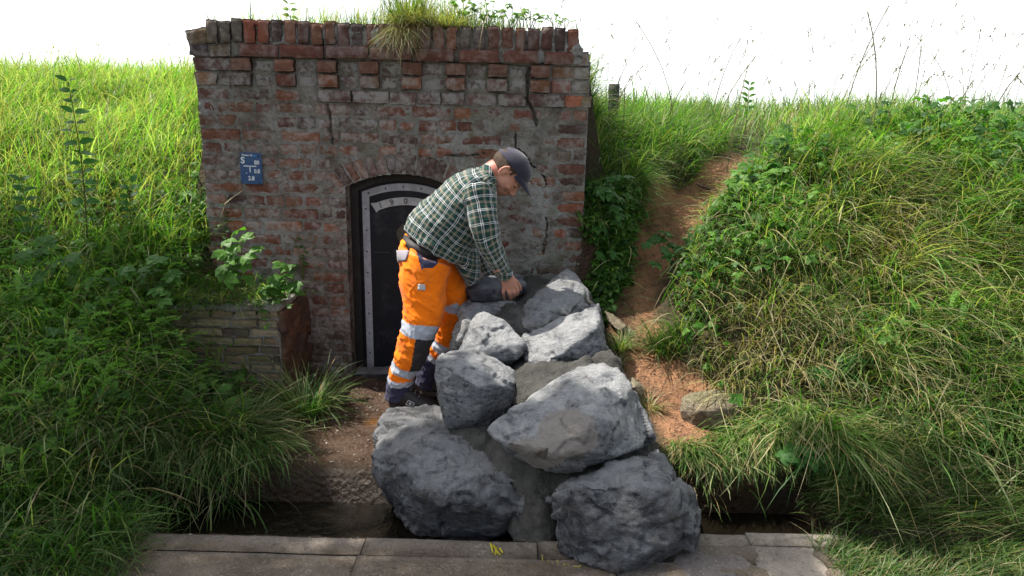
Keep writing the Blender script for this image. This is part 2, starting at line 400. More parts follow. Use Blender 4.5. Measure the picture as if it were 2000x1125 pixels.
dt = (ss(-1.8, -1.5, gxy[:, 0])*ss(1.5, 1.3, gxy[:, 0])*ss(2.3, 2.35, gxy[:, 1])*ss(2.8, 2.7, gxy[:, 1]))[:, None]
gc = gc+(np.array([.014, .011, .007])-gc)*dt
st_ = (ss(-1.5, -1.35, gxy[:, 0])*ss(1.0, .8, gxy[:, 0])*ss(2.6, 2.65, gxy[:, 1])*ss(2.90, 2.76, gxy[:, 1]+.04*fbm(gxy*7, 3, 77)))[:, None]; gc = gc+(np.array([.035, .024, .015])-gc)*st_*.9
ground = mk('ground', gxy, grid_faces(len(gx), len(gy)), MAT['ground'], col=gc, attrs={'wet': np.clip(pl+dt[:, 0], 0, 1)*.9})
tag(ground, kind='structure')

# standing water in the ditch and the rusty puddle on the soil
def m_water(name, c, r):
    t = NT(name); n = t.noise(26, 4, .6); t.pbr(c, r, t.bump(n, .6, .02), spec=.12); return t.m
wv = np.array([[x, y, -.105] for x in np.linspace(-1.6, 1.4, 30) for y in np.linspace(2.32, 2.8, 8)])
tag(mk('water', wv, grid_faces(30, 8), m_water('ditch_water', (.007, .0055, .0035), .06)), kind='structure')

# paving: concrete kerbs and slabs, each slab its own block inside the one paved surface
def m_paving():
    t = NT('paving_concrete'); c = t.attr('col').outputs['Color']; n1 = t.noise(5, 7, .65); n2 = t.noise(90, 4, .7); n3 = t.noise(2.3, 4, .6, dist=.5)
    wetx = t.attr('wet').outputs['Fac']
    c = t.mix(t.ramp(n1, [(.3, .7), (.6, 0)]), c, (.04, .032, .022))
    c = t.mix(t.ramp(n2, [(.56, 0), (.68, .8)]), c, (.4, .37, .33))
    c = t.mix(t.ramp(t.noise(34, 5, .75), [(.34, .7), (.46, 0)]), c, (.03, .025, .02))
    pud = t.math('MULTIPLY', t.ramp(n3, [(.36, .15), (.5, 1)]), wetx)
    c = t.mix(t.math('MULTIPLY', pud, .5), c, (.05, .03, .016))
    rg = t.math('SUBTRACT', .85, t.math('MULTIPLY', pud, .62))
    t.pbr(c, rg, t.bump(t.math('ADD', t.math('ADD', n2, t.noise(34, 5, .75)), t.math('MULTIPLY', n1, 2)), .8, .008), spec=.45); return t.m
pv = MB(); wets = []
def slab(x0, x1, y0, y1, c, wet, top=.0):
    nx = max(3, int((x1-x0)/.03)); ny = max(3, int((y1-y0)/.03))
    xs = np.linspace(x0+.0015, x1-.0015, nx); ys = np.linspace(y0+.0015, y1-.0015, ny)
    X, Y = np.meshgrid(xs, ys, indexing='ij'); X = X.ravel(); Y = Y.ravel()
    tx, ty = rng.normal(0, .006, 2)
    Z = top+fbm(np.stack([X*8, Y*8, 0*X], -1), 3, 21)*.004+(X-x0)*tx+(Y-y0)*ty
    e = np.minimum(np.minimum(X-x0, x1-X), np.minimum(Y-y0, y1-Y)); 
    Z -= .006*ss(.012, .004, e)
    V = np.stack([X, Y, Z], 1); F = grid_faces(nx, ny)
    i = np.arange(nx*ny).reshape(nx, ny)
    ring = np.concatenate([i[:, 0], i[-1, 1:], i[::-1, -1][1:], i[0, ::-1][1:-1]])
    Vb = V[ring].copy(); Vb[:, 2] = top-.16
    k = len(ring); a = np.arange(k); b = (a+1) % k
    F2 = np.stack([ring[a], len(V)+a, len(V)+b, ring[b]], 1)
    cc = np.array(c)*rng.uniform(.85, 1.15)
    pv.add(np.vstack([V, Vb]), np.vstack([F, F2]), cc); wets.append(np.full(len(V)+k, wet))
x = -1.46
for wd in (.92, .66, .6, .64):
    slab(x, x+wd, 2.20, 2.30+.008*(x+1.4), (.20, .165, .13), .8); x += wd
slab(.62, .95, 2.30, 2.385, (.26, .22, .18), .2); slab(.95, 1.42, 2.315, 2.40, (.30, .26, .21), .1)
slab(.3, .62, 2.20, 2.375, (.2, .175, .15), .5)
for row, (y0, y1) in enumerate(((1.86, 2.20), (1.5, 1.86), (1.1, 1.5))):
    x = -1.5+.11*row
    while x < .4:
        wd = .95; slab(x, x+wd, y0, y1, (.22, .175, .13), 1.0); x += wd
slab(.62, .92, 2.085, 2.296, (.15, .13, .125), .35); slab(.40, .62, 1.86, 2.2, (.15, .135, .12), .6)
slab(.62, .92, 1.8, 2.083, (.25, .235, .22), .2); slab(.6, .92, 1.3, 1.8, (.24, .22, .2), .2)
slab(.93, 1.19, 2.07, 2.31, (.33, .28, .23), .1); slab(.93, 1.19, 1.82, 2.068, (.28, .235, .19), .15); slab(.93, 1.19, 1.4, 1.82, (.3, .26, .21), .1)
pav = pv.build('paving', m_paving(), attrs={'wet': np.concatenate(wets)}); tag(pav, kind='structure')

# ---------------------------------------------------------------- brick wall with the arched iron door
wall = empty('brick_wall', (-.7, WY, 0), 'old weathered red brick wall with toothed cornice, set into the grassy bank', 'brick wall')
XL, XR, ZT = -1.845, .425, 2.03
AX, AH, ASPR, ARISE = -.672, .335, 1.14, .085
ARAD = (AH**2+ARISE**2)/(2*ARISE); ACZ = ASPR+ARISE-ARAD
def inside_door(x, z, m=0.0):
    x = np.asarray(x); z = np.asarray(z)
    top = np.where(np.abs(x-AX) < AH+m, ACZ+np.sqrt(np.maximum((ARAD+m)**2-(x-AX)**2, 0)), -9)
    return (np.abs(x-AX) < AH+m) & (z < top)
def W2(px, py): p = P(px, py, WY); return (p[0], p[2])
CR = [[W2(1033, 135), W2(1031, 165), W2(1030, 192), W2(1036, 205), W2(1044, 225), W2(1048, 245)],
      [W2(1005, 262), W2(1008, 288), W2(1025, 300), W2(1040, 325), W2(1050, 330), W2(1062, 345), W2(1068, 362)],
      [W2(1066, 425), W2(1069, 445), W2(1064, 470), W2(1061, 495)],
      [W2(640, 206), W2(646, 230), W2(644, 255), W2(650, 280)],
      [W2(870, 303), W2(910, 305), W2(945, 300)]]
CRW = [.010, .0035, .004, .008, .006]
def crackd(x, z):
    d = np.zeros_like(x)
    jx = fbm(np.stack([x*40, z*40, 0*x], -1), 2, 31)*.008
    for pl_, wd in zip(CR, CRW):
        for (a, b) in zip(pl_[:-1], pl_[1:]):
            a = np.array(a); b = np.array(b); ab = b-a
            t = np.clip(((x-a[0])*ab[0]+(z-a[1])*ab[1])/(ab@ab), 0, 1)
            r = np.hypot(x+jx-a[0]-t*ab[0], z-a[1]-t*ab[1])
            d = np.maximum(d, ss(wd, wd*.5, r))
    return d
def render_mask(x, z):                     # where old lime render still covers the bricks
    p = np.stack([x, 0*x, z], -1)
    a = 1.25*np.exp(-(((x-.12)/.42)**2+((z-.95)/.52)**2)**1.3)
    b = .95*np.exp(-(((x+.02)/.36)**2+((z-1.48)/.2)**2))
    c = .95*np.exp(-(((x+1.42)/.32)**2+((z-.62)/.28)**2))
    e = .45*np.exp(-(((x+1.1)/.3)**2+((z-1.6)/.3)**2))
    side = ss(.24, .3, x)*.6
    return np.clip(np.maximum.reduce([a, b*.8, c, e*.5])-side-.17+.35*fbm(p*3.2, 3, 41), 0, 1.0)
def mort_y(x, z):
    p = np.stack([x, 0*x, z], -1)
    return -(.002+.0055*fbm(p*22, 3, 42)+.004*fbm(p*60, 2, 43)+.0105*render_mask(x, z)*(.75+1.1*fbm(p*14, 3, 44)))
# mortar body
step = .0065
xs = np.arange(XL+.006, XR-.006, step); zs = np.arange(-.12, ZT-.03, step)
X, Z = np.meshgrid(xs, zs, indexing='ij'); x_, z_ = X.ravel(), Z.ravel()
sx = np.interp(z_, [0, ZT], [0.035, 0]);  
Yv = WY+mort_y(x_, z_)+.06*crackd(x_, z_)
V = np.stack([x_, Yv, z_], 1); F = grid_faces(len(xs), len(zs))
cen = V[F].mean(1); ok = ~inside_door(cen[:, 0], cen[:, 2], .0)
topcut = (cen[:, 0] < XL+.14) & (cen[:, 2] > ZT-.03-(XL+.14-cen[:, 0])*.5)
topcut |= (cen[:, 0] > XR-.1) & (cen[:, 2] > ZT-.05-(cen[:, 0]-XR+.1)*1.1)
F = F[ok & ~topcut]
mk('mortar', V, F[:, ::-1], MAT['mortar'], wall, smooth=True)
mb = MB()
def wb(x0, x1, y0, y1, z0, z1, c=(.1, .1, .1)):
    v, f = box_v(((x0+x1)/2, (y0+y1)/2, (z0+z1)/2), (x1-x0, y1-y0, z1-z0)); mb.add(v, f, c)
wb(XL+.02, AX-AH, WY+.03, WY+.42, -.3, ZT-.06); wb(AX+AH, XR-.02, WY+.03, WY+.42, -.3, ZT-.09); wb(AX-AH-.001, AX+AH+.001, WY+.031, WY+.419, ASPR+ARISE+.03, ZT-.061)
wb(AX-AH-.1, AX+AH+.1, WY+.17, WY+.4, -.3, ASPR+ARISE+.05)
mb.build('wall_core', MAT['mortar'], wall, smooth=False)

bricks = MB(); limes = []
def brick(cx, cz, L, H, rot=0.0, proud=.008, dep=.07, col=None, lime=1.0, rr=.007, target=None, yb=None, res=.009):
    tgt = target or bricks
    n1 = max(4, int(L/res)); n2 = max(4, int(H/res))
    u = np.linspace(-L/2, L/2, n1); v = np.linspace(-H/2, H/2, n2)
    U, Vv = np.meshgrid(u, v, indexing='ij'); U = U.ravel(); Vv = Vv.ravel()
    e = np.minimum(L/2-np.abs(U), H/2-np.abs(Vv)); ins = np.clip(e/rr, 0, 1)
    yo = rr*(1-np.sqrt(np.clip(1-(1-ins)**2, 0, 1)))
    jit = rng.uniform(0, 100); p = np.stack([U*45+jit, Vv*45, 0*U], -1)
    # ragged outline, worn face
    k = (1-ins)[:, None]
    U2 = U+k[:, 0]*fbm(p, 2, 51)*.006; V2 = Vv+k[:, 0]*fbm(p, 2, 52)*.005
    tilt = rng.normal(0, .02, 2)
    yo = yo + .003*fbm(p*1.0, 3, 53)+U*tilt[0]+Vv*tilt[1]
    if rng.random() < .25:
        cu, cv = rng.choice([-1, 1])*L/2, rng.choice([-1, 1])*H/2
        yo += .014*ss(.035, .0, np.hypot(U-cu, Vv-cv)+fbm(p, 2, 54)*.01)
    c_, s_ = math.cos(rot), math.sin(rot)
    x = cx+U2*c_-V2*s_; z = cz+U2*s_+V2*c_
    yy = (WY if yb is None else yb)-proud+yo+.05*crackd(x, z)
    V = np.stack([x, yy, z], 1); F = grid_faces(n1, n2)[:, ::-1]
    i = np.arange(n1*n2).reshape(n1, n2)
    ring = np.concatenate([i[:, 0], i[-1, 1:], i[::-1, -1][1:], i[0, ::-1][1:-1]])
    Vb = V[ring].copy(); Vb[:, 1] = (WY if yb is None else yb)-proud+dep
    m = len(ring); a = np.arange(m); b = (a+1) % m
    F2 = np.stack([ring[a], ring[b], len(V)+b, len(V)+a], 1)
    if col is None:
        pal = [(.19, .066, .036), (.24, .088, .044), (.14, .052, .034), (.085, .045, .034), (.27, .11, .055), (.20, .10, .06)]
        col = pal[rng.integers(len(pal))]
    cc = np.array(col)*rng.uniform(.8, 1.2)
    tgt.add(np.vstack([V, Vb]), np.vstack([F, F2]), cc)
    if tgt is bricks: limes.append(np.full(len(V)+m, lime))
CH = .0765
z = 1.622; row = 0
while z > -.15:
    x = XL+rng.uniform(-.008, .008)+.0*row
    hdr = (row % 2 == 1)
    first = True
    while x < XR-.03:
        L = (.115 if (hdr and rng.random() < .8) or (not hdr and rng.random() < .25) else .235)*rng.uniform(.94, 1.04)
        if first and row % 2: L = .115*rng.uniform(.9, 1.5)
        first = False
        if x+L > XR-.07: L = XR+rng.uniform(-.01, .006)-x
        cx = x+L/2-.005; zc = z-CH/2+rng.normal(0, .0022)
        h = .061*rng.uniform(.9, 1.05)
        # ring of the arch
        dr = math.hypot(cx-AX, zc-ACZ)
        arch = dr < ARAD+.15 and zc > ASPR-.06 and abs(cx-AX) < AH+.12
        segs = [(x, x+L-.012)]
        lo, hi = AX-AH, AX+AH
        out_ = []
        for a, b in segs:
            if zc < ASPR+.02:
                if b > lo and a < hi:
                    if a < lo-.03: out_.append((a, lo+rng.uniform(-.004, .004)))
                    if b > hi+.03: out_.append((hi+rng.uniform(-.004, .004), b))
                else: out_.append((a, b))
            else:
                # clip to the outside of the arch ring
                rr_ = ARAD+.128
                if abs(zc-ACZ) < rr_:
                    hw = math.sqrt(rr_**2-(zc-h/2-ACZ)**2) if zc-h/2-ACZ < rr_ else 0
                    hw = min(hw, AH+.10)
                    l2, h2 = AX-hw, AX+hw
                    if zc > ACZ and b > l2 and a < h2 and hw > 0:
                        if a < l2-.03: out_.append((a, l2-.006))
                        if b > h2+.03: out_.append((h2+.006, b))
                    else: out_.append((a, b))
                else: out_.append((a, b))
        for a, b in out_:
            if b-a < .03: continue
            c = None
            mx = (a+b)/2
            if mx > .26 and rng.random() < .6: c = [(.30, .095, .045), (.22, .075, .045), (.15, .06, .04), (.17, .12, .08)][rng.integers(4)]
            if zc < .35 and c is None: c = (.11, .075, .055)
            pr = .0075+rng.normal(0, .0028)
            if c is not None and mx > .26: pr += .004
            brick(mx, zc, b-a, h, rng.normal(0, .008), max(pr, .001), col=c, lime=1.0 if mx < .26 else .6)
        x += L
    z -= CH; row += 1
# arch ring
nb = 15; a0 = math.asin((AH+.05)/ARAD)
for k in range(nb):
    a = -a0+2*a0*(k+.5)/nb
    rad = ARAD+.062
    brick(AX+rad*math.sin(a), ACZ+rad*math.cos(a), .05*rng.uniform(.9, 1.08), .118*rng.uniform(.95, 1.03), -a*1.35+rng.normal(0, .02), .011+rng.normal(0, .002), lime=.8)
# slightly proud stretcher course under the dentils, left part broken
for a, b, pr in ((XL, XL+.19, .008), (XL+.2, XL+.42, .006), (XL+.45, XL+.60, .007)):
    brick((a+b)/2, 1.660, b-a-.01, .062, 0, pr)
x = W2(620, 195)[0]
while x < W2(1060, 195)[0]:
    L = .22*rng.uniform(.6, 1.05); brick(x+L/2, 1.662+rng.normal(0, .002), L-.012, .066, rng.normal(0, .006), .024+rng.normal(0, .004), lime=1.4, col=(.15, .08, .07)); x += L
brick(W2(1110, 203)[0], 1.665, .17, .062, 0, .012, col=(.4, .12, .05), lime=.3); brick(XR-.03, 1.665, .07, .06, 0, .01, col=(.25, .2, .1))
# dentils: two courses of projecting headers with recessed ones between
DT = [W2(q, 135)[0] for q in (475, 560, 642, 722, 806, 890, 972, 1055)]
for i, xc in enumerate(DT):
    for zc, pr in ((1.822, .050), (1.743, .046)):
        brick(xc+rng.normal(0, .002), zc, .112, .066*rng.uniform(.95, 1.03), rng.normal(0, .015), pr+rng.normal(0, .004), .12, lime=.9 if zc < 1.8 else .3, col=(.2, .085, .05) if zc > 1.8 else None, rr=.009)
    if i < len(DT)-1:
        xm = (xc+DT[i+1])/2
        for zc in (1.820, 1.742): brick(xm, zc, .118, .066, 0, .004, col=(.17, .12, .11), lime=3.0)
for (a, b), c in (((XL, XL+.235), (.14, .06, .05)), ((XL+.0, XL+.13), (.3, .16, .08)),):
    brick((a+b)/2, 1.822 if b-a > .2 else 1.743, b-a-.01, .066, 0, .02, .1, col=c)
brick(XL+.19, 1.743, .1, .066, 0, .015, .1)
for xc, zc, L, c in ((W2(1100, 150)[0], 1.822, .12, (.26, .12, .05)), (W2(1135, 150)[0], 1.82, .09, (.26, .22, .12)), (W2(1095, 175)[0], 1.744, .11, (.33, .1, .06)), (W2(1133, 175)[0], 1.744, .095, (.24, .21, .16))):
    brick(xc, zc, L, .066, 0, .014, .1, col=c)
# projecting stretcher course
x = W2(470, 105)[0]; brick(XL+.045, 1.897, .10, .066, 0, .04, .14, col=(.07, .045, .05)); brick(XL+.17, 1.893, .12, .06, .03, .045, .14, col=(.13, .09, .05))
for q0, q1 in ((473, 548), (552, 635), (640, 722), (725, 808), (812, 888), (897, 975), (983, 1050), (1063, 1120)):
    a, b = W2(q0, 108)[0], W2(q1, 108)[0]; brick((a+b)/2, 1.897+rng.normal(0, .003), b-a, .068, rng.normal(0, .01), .058+rng.normal(0, .004), .16, col=(.17, .06, .04), lime=.5, rr=.011)
brick(W2(1137, 128)[0], 1.893, .075, .066, .05, .03, .14, col=(.25, .14, .08))
# soldier coping
x = W2(407, 70)[0]; k = 0; xe = W2(1117, 80)[0]
while x < xe:
    L = .076*rng.uniform(.92, 1.06)
    c = None
    if k in (3, 4): c = (.36, .11, .06)
    if k in (5,): c = (.05, .045, .07)
    if k in (0, 1, 2): c = (.15, .12, .085)
    if k > 26: c = (.26, .09, .05)
    if rng.random() < .12: c = (.08, .045, .04)
    brick(x+L/2, 1.997+rng.normal(0, .004), L-.014, .120*rng.uniform(.94, 1.04), rng.normal(0, .02), .05+rng.normal(0, .005), .34, col=c, lime=.5, rr=.012); x += L; k += 1
brick(XL+.052, 1.965, .135, .085, .22, .045, .3, col=(.17, .11, .055), rr=.014)
bk = bricks.build('brickwork', MAT['brick'], wall, attrs={'lime': np.concatenate(limes)})
# broken masonry lump at the right end of the coping
def facet(V, freq, seed):
    p = V*freq+fbm(V*freq*1.3, 2, seed)[:, None]*.35; i0 = np.floor(p).astype(np.int64); best = np.full(len(V), 9.0); out = np.zeros(len(V))
    for dx in (-1, 0, 1):
        for dy in (-1, 0, 1):
            for dz in (-1, 0, 1):
                c = i0+np.array([dx, dy, dz]); h = [_hash(c[:, 0], c[:, 1], c[:, 2], seed+k) for k in range(7)]
                q = p-(c+np.stack(h[:3], 1)); d = (q*q).sum(1); m = d < best; best[m] = d[m]
                out[m] = ((q*(np.stack(h[3:6], 1)*2-1)).sum(1)+h[6]*.5-.25)[m]
    return out
def rock_mesh(pts, vox=.011, disp=.012, freq=9, seed=0, smooth=1, strata=.0, cuts=0):
    bm = bmesh.new()
    for p in pts: bm.verts.new(tuple(p))
    r = bmesh.ops.convex_hull(bm, input=bm.verts)
    bmesh.ops.delete(bm, geom=list(set(g for g in r['geom_interior'] if isinstance(g, bmesh.types.BMVert))), context='VERTS')
    if cuts:
        r_ = np.random.default_rng(seed*7+1); A_ = np.array([v.co[:] for v in bm.verts]); cc_ = A_.mean(0)
        for k in range(cuts):
            n_ = r_.normal(0, 1, 3); n_[1] = -abs(n_[1])*.8-.1; n_ /= np.linalg.norm(n_); A_ = np.array([v.co[:] for v in bm.verts]); h_ = (A_-cc_)@n_; ext = h_.max()-h_.min()
            pc = cc_+n_*(h_.max()-ext*r_.uniform(.035, .075))
            bmesh.ops.bisect_plane(bm, geom=bm.verts[:]+bm.edges[:]+bm.faces[:], plane_co=tuple(pc), plane_no=tuple(n_), clear_outer=True)
            pts2 = [v.co.copy() for v in bm.verts]; bm.free(); bm = bmesh.new()
            for p in pts2: bm.verts.new(p)
            r = bmesh.ops.convex_hull(bm, input=bm.verts)
            bmesh.ops.delete(bm, geom=list(set(g for g in r['geom_interior'] if isinstance(g, bmesh.types.BMVert))), context='VERTS')
    bmesh.ops.recalc_face_normals(bm, faces=bm.faces)
    bm.verts.index_update(); V = [tuple(v.co) for v in bm.verts]; F = [[v.index for v in f.verts] for f in bm.faces]; bm.free()
    mods = [('REMESH', dict(mode='VOXEL', voxel_size=vox)), ('SMOOTH', dict(factor=.4, iterations=smooth))]
    V, F3, F4 = evalmesh(V, F, mods); N = vnormals(V, F3, F4)
    r1 = fbm(V*freq+seed*3.1, 4, 61+seed); rid = 1-np.abs(fbm(V*freq*.55+seed*1.7, 3, 71+seed))*3.2
    d = disp*(r1*.9+.6*np.clip(rid, -1, 1)*.6)+disp*.30*fbm(V*freq*4.5, 3, 81+seed)+disp*2.3*facet(V, freq*.62, 401+seed)+disp*.6*facet(V, freq*2.2, 431+seed)
    if strata:
        nrm = np.array([.4, .5, .8])
        sv = (V@nrm)*26+1.8*fbm(V*5, 2, 91+seed); d += strata*(np.abs((sv % 1)-.5)*2-.5)*ss(-.1, .5, fbm(V*3.3, 2, 95+seed))
    V = V+N*d[:, None]
    return V, F3, F4
# rubble lump at the right end of the cornice
pts = [(W2(q, r)[0], WY+dy, W2(q, r)[1]) for q, r in ((1116, 88), (1126, 92), (1138, 108), (1150, 122), (1150, 132), (1114, 132)) for dy in (-.03, .25)]
V, F3, F4 = rock_mesh(pts, .01, .008, 14, 3)
mk('broken_corner', V, [F3, F4], MAT['mortar'], wall)

# mortar that the coping and the cornice are bedded in
for (q0, q1, za, zb_, pr_) in ((420, 1112, 1.93, 2.035, .028), (375, 1140, 1.86, 1.945, .03)):
    V, F3, F4 = rock_mesh([(x, y, z) for x in (W2(q0, 80)[0], W2(q1, 80)[0]) for y in (WY-pr_, WY+.34) for z in (za, zb_)], .011, .006, 13, 31); mk('cornice_mortar', V, [F3, F4], MAT['mortar'], wall)
# ---- the iron door
td = NT('black_door_paint'); c = td.attr('col').outputs['Color']; n1 = td.noise(9, 7, .75); n2 = td.noise(55, 5, .75); c = td.mix(td.ramp(n1, [(.52, 0), (.68, .6)]), c, (.05, .05, .06)); c = td.mix(td.ramp(n2, [(.62, 0), (.7, .6)]), c, (.11, .09, .075)); td.pbr(c, .55, td.bump(n1, .4, .004), spec=.25); door_mat = td.m
def m_zinc(name, a, b, rough=.55):
    t = NT(name); n1 = t.noise(30, 5, .7); n2 = t.noise(7, 4, .6)
    c = t.mix(t.ramp(n1, [(.3, 0), (.6, 1)]), a, b); c = t.mix(t.ramp(n2, [(.5, 0), (.7, .5)]), c, (.12, .12, .13)); c = t.mix(t.ramp(t.noise(80, 3, .6), [(.26, .9), (.36, 0)]), c, (.03, .03, .03))
    t.pbr(c, rough, t.bump(n1, .3, .003), spec=.5, metal=.15); return t.m
zinc = m_zinc('galvanised_band', (.28, .30, .34), (.40, .43, .48))
DY = WY+.14
def arch_prof(inset, n=24, zb=-.12):
    """closed arch outline inset from the opening"""
    h = AH-inset; r = ARAD-inset; a0 = math.asin(h/r)
    pts = [(AX-h, zb)]+[(AX+r*math.sin(a), ACZ+r*math.cos(a)) for a in np.linspace(-a0, a0, n)]+[(AX+h, zb)]
    return np.array(pts)
def strip(o, i, y, thick, name, mat, parent, closed=False):
    n = len(o)
    V = np.vstack([np.c_[o[:, 0], np.full(n, y), o[:, 1]], np.c_[i[:, 0], np.full(n, y), i[:, 1]], np.c_[o[:, 0], np.full(n, y+thick), o[:, 1]], np.c_[i[:, 0], np.full(n, y+thick), i[:, 1]]])
    a = np.arange(n-1); F = np.vstack([np.stack([a, a+1, n+a+1, n+a], 1), np.stack([a+1, a, 2*n+a, 2*n+a+1], 1), np.stack([n+a, n+a+1, 3*n+a+1, 3*n+a], 1)])
    return mk(name, V, F, mat, parent, col=np.full((len(V), 3), .02), smooth=False)
pr = arch_prof(.004)
door = mk('door', np.vstack([np.c_[pr[:, 0], np.full(len(pr), DY), pr[:, 1]], np.c_[pr[:, 0], np.full(len(pr), DY+.04), pr[:, 1]]]),
          [np.array([[i, i+1, len(pr)+i+1, len(pr)+i] for i in range(len(pr)-1)]), np.array([list(range(len(pr)))])], door_mat, wall, col=np.full((2*len(pr), 3), (.009, .011, .017)), smooth=False)
fr = strip(arch_prof(.004), arch_prof(.05), DY-.035, .034, 'door_frame', door_mat, wall)
band = strip(arch_prof(.068), arch_prof(.112), DY-.009, .008, 'metal_band', zinc, door)
rv = MB(); po = arch_prof(.09)
rp = [(po[0][0], zz) for zz in np.arange(.05, 1.1, .135)]+[tuple(po[k]) for k in (2, 7, 12, 17, 22)]+[(po[-1][0], zz) for zz in np.arange(.05, 1.1, .135)]
for (x, z) in rp:
    rv = MB(); th = np.linspace(0, 2*PI, 8, endpoint=False)
    V = np.vstack([np.c_[x+.0055*np.cos(th), np.full(8, DY-.010), z+.0055*np.sin(th)], np.c_[x+.003*np.cos(th), np.full(8, DY-.014), z+.003*np.sin(th)], [[x, DY-.016, z]]])
    F = grid_faces(2, 8, True); rv.add(V, F, (.03, .03, .035)); rv.F3.append(np.array([[8+i, 8+(i+1) % 8, 16] for i in range(8)])+rv.n-17); rv.build('rivet', door_mat, door)
# curved number plate with flared ends
n = 22; aa = np.linspace(-.44, .44, n); r1, r2 = ARAD-.20, ARAD-.245
r1, r2 = .50, .452; pcx, pcz = AX+.012, 1.072-.5
o = np.c_[pcx+r1*np.sin(aa), pcz+r1*np.cos(aa)]; i_ = np.c_[pcx+r2*np.sin(aa), pcz+r2*np.cos(aa)]
o[0] += (-.014, .006); i_[0] += (.000, -.008); o[-1] += (.014, .006); i_[-1] += (-.000, -.008)
plate = strip(o, i_, DY-.008, .007, 'number_plate', m_zinc('plate_metal', (.3, .32, .34), (.45, .47, .48)), door)
def text(name, s, size, loc, mat, parent, ext=.0008, rotz=0, rx=PI/2, ry=0, align='CENTER', sx=1):
    cu = bpy.data.curves.new(name, 'FONT'); cu.body = s; cu.size = size; cu.extrude = ext; cu.align_x = align; cu.align_y = 'CENTER'; cu.resolution_u = 3; cu.offset = size*.026
    t = bpy.data.objects.new(name, cu); COL.objects.link(t)
    dg = bpy.context.evaluated_depsgraph_get(); me = bpy.data.meshes.new_from_object(t.evaluated_get(dg)); bpy.data.objects.remove(t)
    V = np.array([v.co[:] for v in me.vertices]); V[:, 0] *= sx
    c, s_ = math.cos(ry), math.sin(ry)
    W = np.c_[V[:, 0]*c+V[:, 1]*s_, -V[:, 2], -V[:, 0]*s_+V[:, 1]*c]+np.array(loc)
    F = [tuple(p.vertices) for p in me.polygons]
    return W, F
def text_obj(name, items, mat, parent, **k):
    VV = []; FF = []; n = 0
    for it in items:
        W, F = text('t', *it[:3], None, None, **(it[3] if len(it) > 3 else {})); VV.append(W); FF += [tuple(i+n for i in f) for f in F]; n += len(W)
    V = np.vstack(VV); me = bpy.data.meshes.new(name); off = np.array(parent_world(parent)) if parent else 0
    me.from_pydata([tuple(v) for v in V-off], [], FF); me.materials.append(mat); o = bpy.data.objects.new(name, me); COL.objects.link(o); o.parent = parent; return o
num_m = m_zinc('cast_numerals', (.09, .09, .085), (.16, .16, .15))
rm = (r1+r2)/2; its = []
for ch, px in (('1', 744), ('9', 766), ('0', 793), ('4', 822)):
    xx = P(px, 412, DY)[0]-pcx; a = math.asin(xx/rm)
    if ch == '4': continue
    its.append((ch, .05, (pcx+rm*math.sin(a), DY-.010, pcz+rm*math.cos(a)), dict(ry=a, ext=.002)))
for it in its: text_obj('numeral', [it], num_m, door)
v, f = box_v((P(745, 492, DY)[0], DY-.006, P(735, 492, DY)[2]), (.10, .006, .004)); mb = MB(); mb.add(v, f, (.06, .06, .065)); mb.build('seam', door_mat, door, smooth=False)
# worn patch where the lock plate was
th = np.linspace(0, 2*PI, 26, endpoint=False); c0 = P(790, 455, DY)
rr_ = .048*(1+.22*np.array([vn(np.array([math.cos(a)*1.6, math.sin(a)*1.6, 3.0])) for a in th]))
V = np.vstack([np.c_[c0[0]+rr_*np.cos(th), np.full(26, DY-.004), c0[2]+1.3*rr_*np.sin(th)], np.c_[c0[0]+rr_*np.cos(th), np.full(26, DY-.001), c0[2]+1.3*rr_*np.sin(th)]])
mk('lock_plate', V, [grid_faces(2, 26, True), np.array([list(range(26))])], m_attr('rusty_plate', .8, 30, .5, .4), door, col=np.full((52, 3), (.10, .09, .07)), smooth=False)
# dark stone threshold
V, F3, F4 = rock_mesh([(AX+sx*(AH-.01), yy, zz) for sx in (-1, 1) for yy in (WY+.0, WY+.12) for zz in (-.2, -.035)], .015, .006, 8, 5)
mk('threshold', V, [F3, F4], MAT['rock_dark'], wall)

# ---- blue enamel water-main sign
s0 = P(491, 329, WY-.02)
sign = empty('information_sign', s0, 'small blue enamel plate with white figures S 80, screwed to the brick wall', 'sign')
sw, sh = .128, .182
pts = []
for cx, cz, a0 in ((1, 1, 0), (-1, 1, 90), (-1, -1, 180), (1, -1, 270)):
    for a in np.linspace(a0, a0+90, 5): pts.append((cx*(sw/2-.012)+.012*math.cos(R(a)), cz*(sh/2-.012)+.012*math.sin(R(a))))
pts = np.array(pts); k = len(pts); q = -.018
cr, sr = math.cos(q), math.sin(q)
def SP(u, v, y=0): return (s0[0]+u*cr-v*sr, s0[1]+y, s0[2]+u*sr+v*cr)
V = np.array([SP(a, b, -.004) for a, b in pts]+[SP(a, b, .0) for a, b in pts])
sm = NT('blue_enamel'); nn = sm.noise(25, 4, .6); cc = sm.mix(sm.ramp(nn, [(.35, .0), (.7, .5)]), (.015, .06, .17), (.05, .10, .18)); sm.pbr(cc, .35, spec=.5)
white = m_attr('white_enamel', .5, 60, .3, .1)
mk('plate', V, [grid_faces(2, k, True), np.array([list(range(k))])], sm.m, sign, smooth=False)
wh = NT('white_lettering'); wh.pbr((.62, .66, .68), .5)
def st(ch, px, py, size, **kw):
    u = (px-(285+(py-265)*.03))/465*sw-sw/2; v = sh/2-(py-265)/640*sh
    p = SP(u, v, -.0052); return (ch, size, p, dict(ry=-q, **kw))
for it_ in ([st('S', 352, 428, .052), st('80', 650, 462, .033, sx=.9), st('0.8', 655, 640, .033, sx=.85), st('2.8', 530, 790, .034, sx=.9), st('Wasser Nr', 445, 316, .0145), st('.', 428, 650, .04)]): text_obj('lettering', [it_], wh.m, sign)
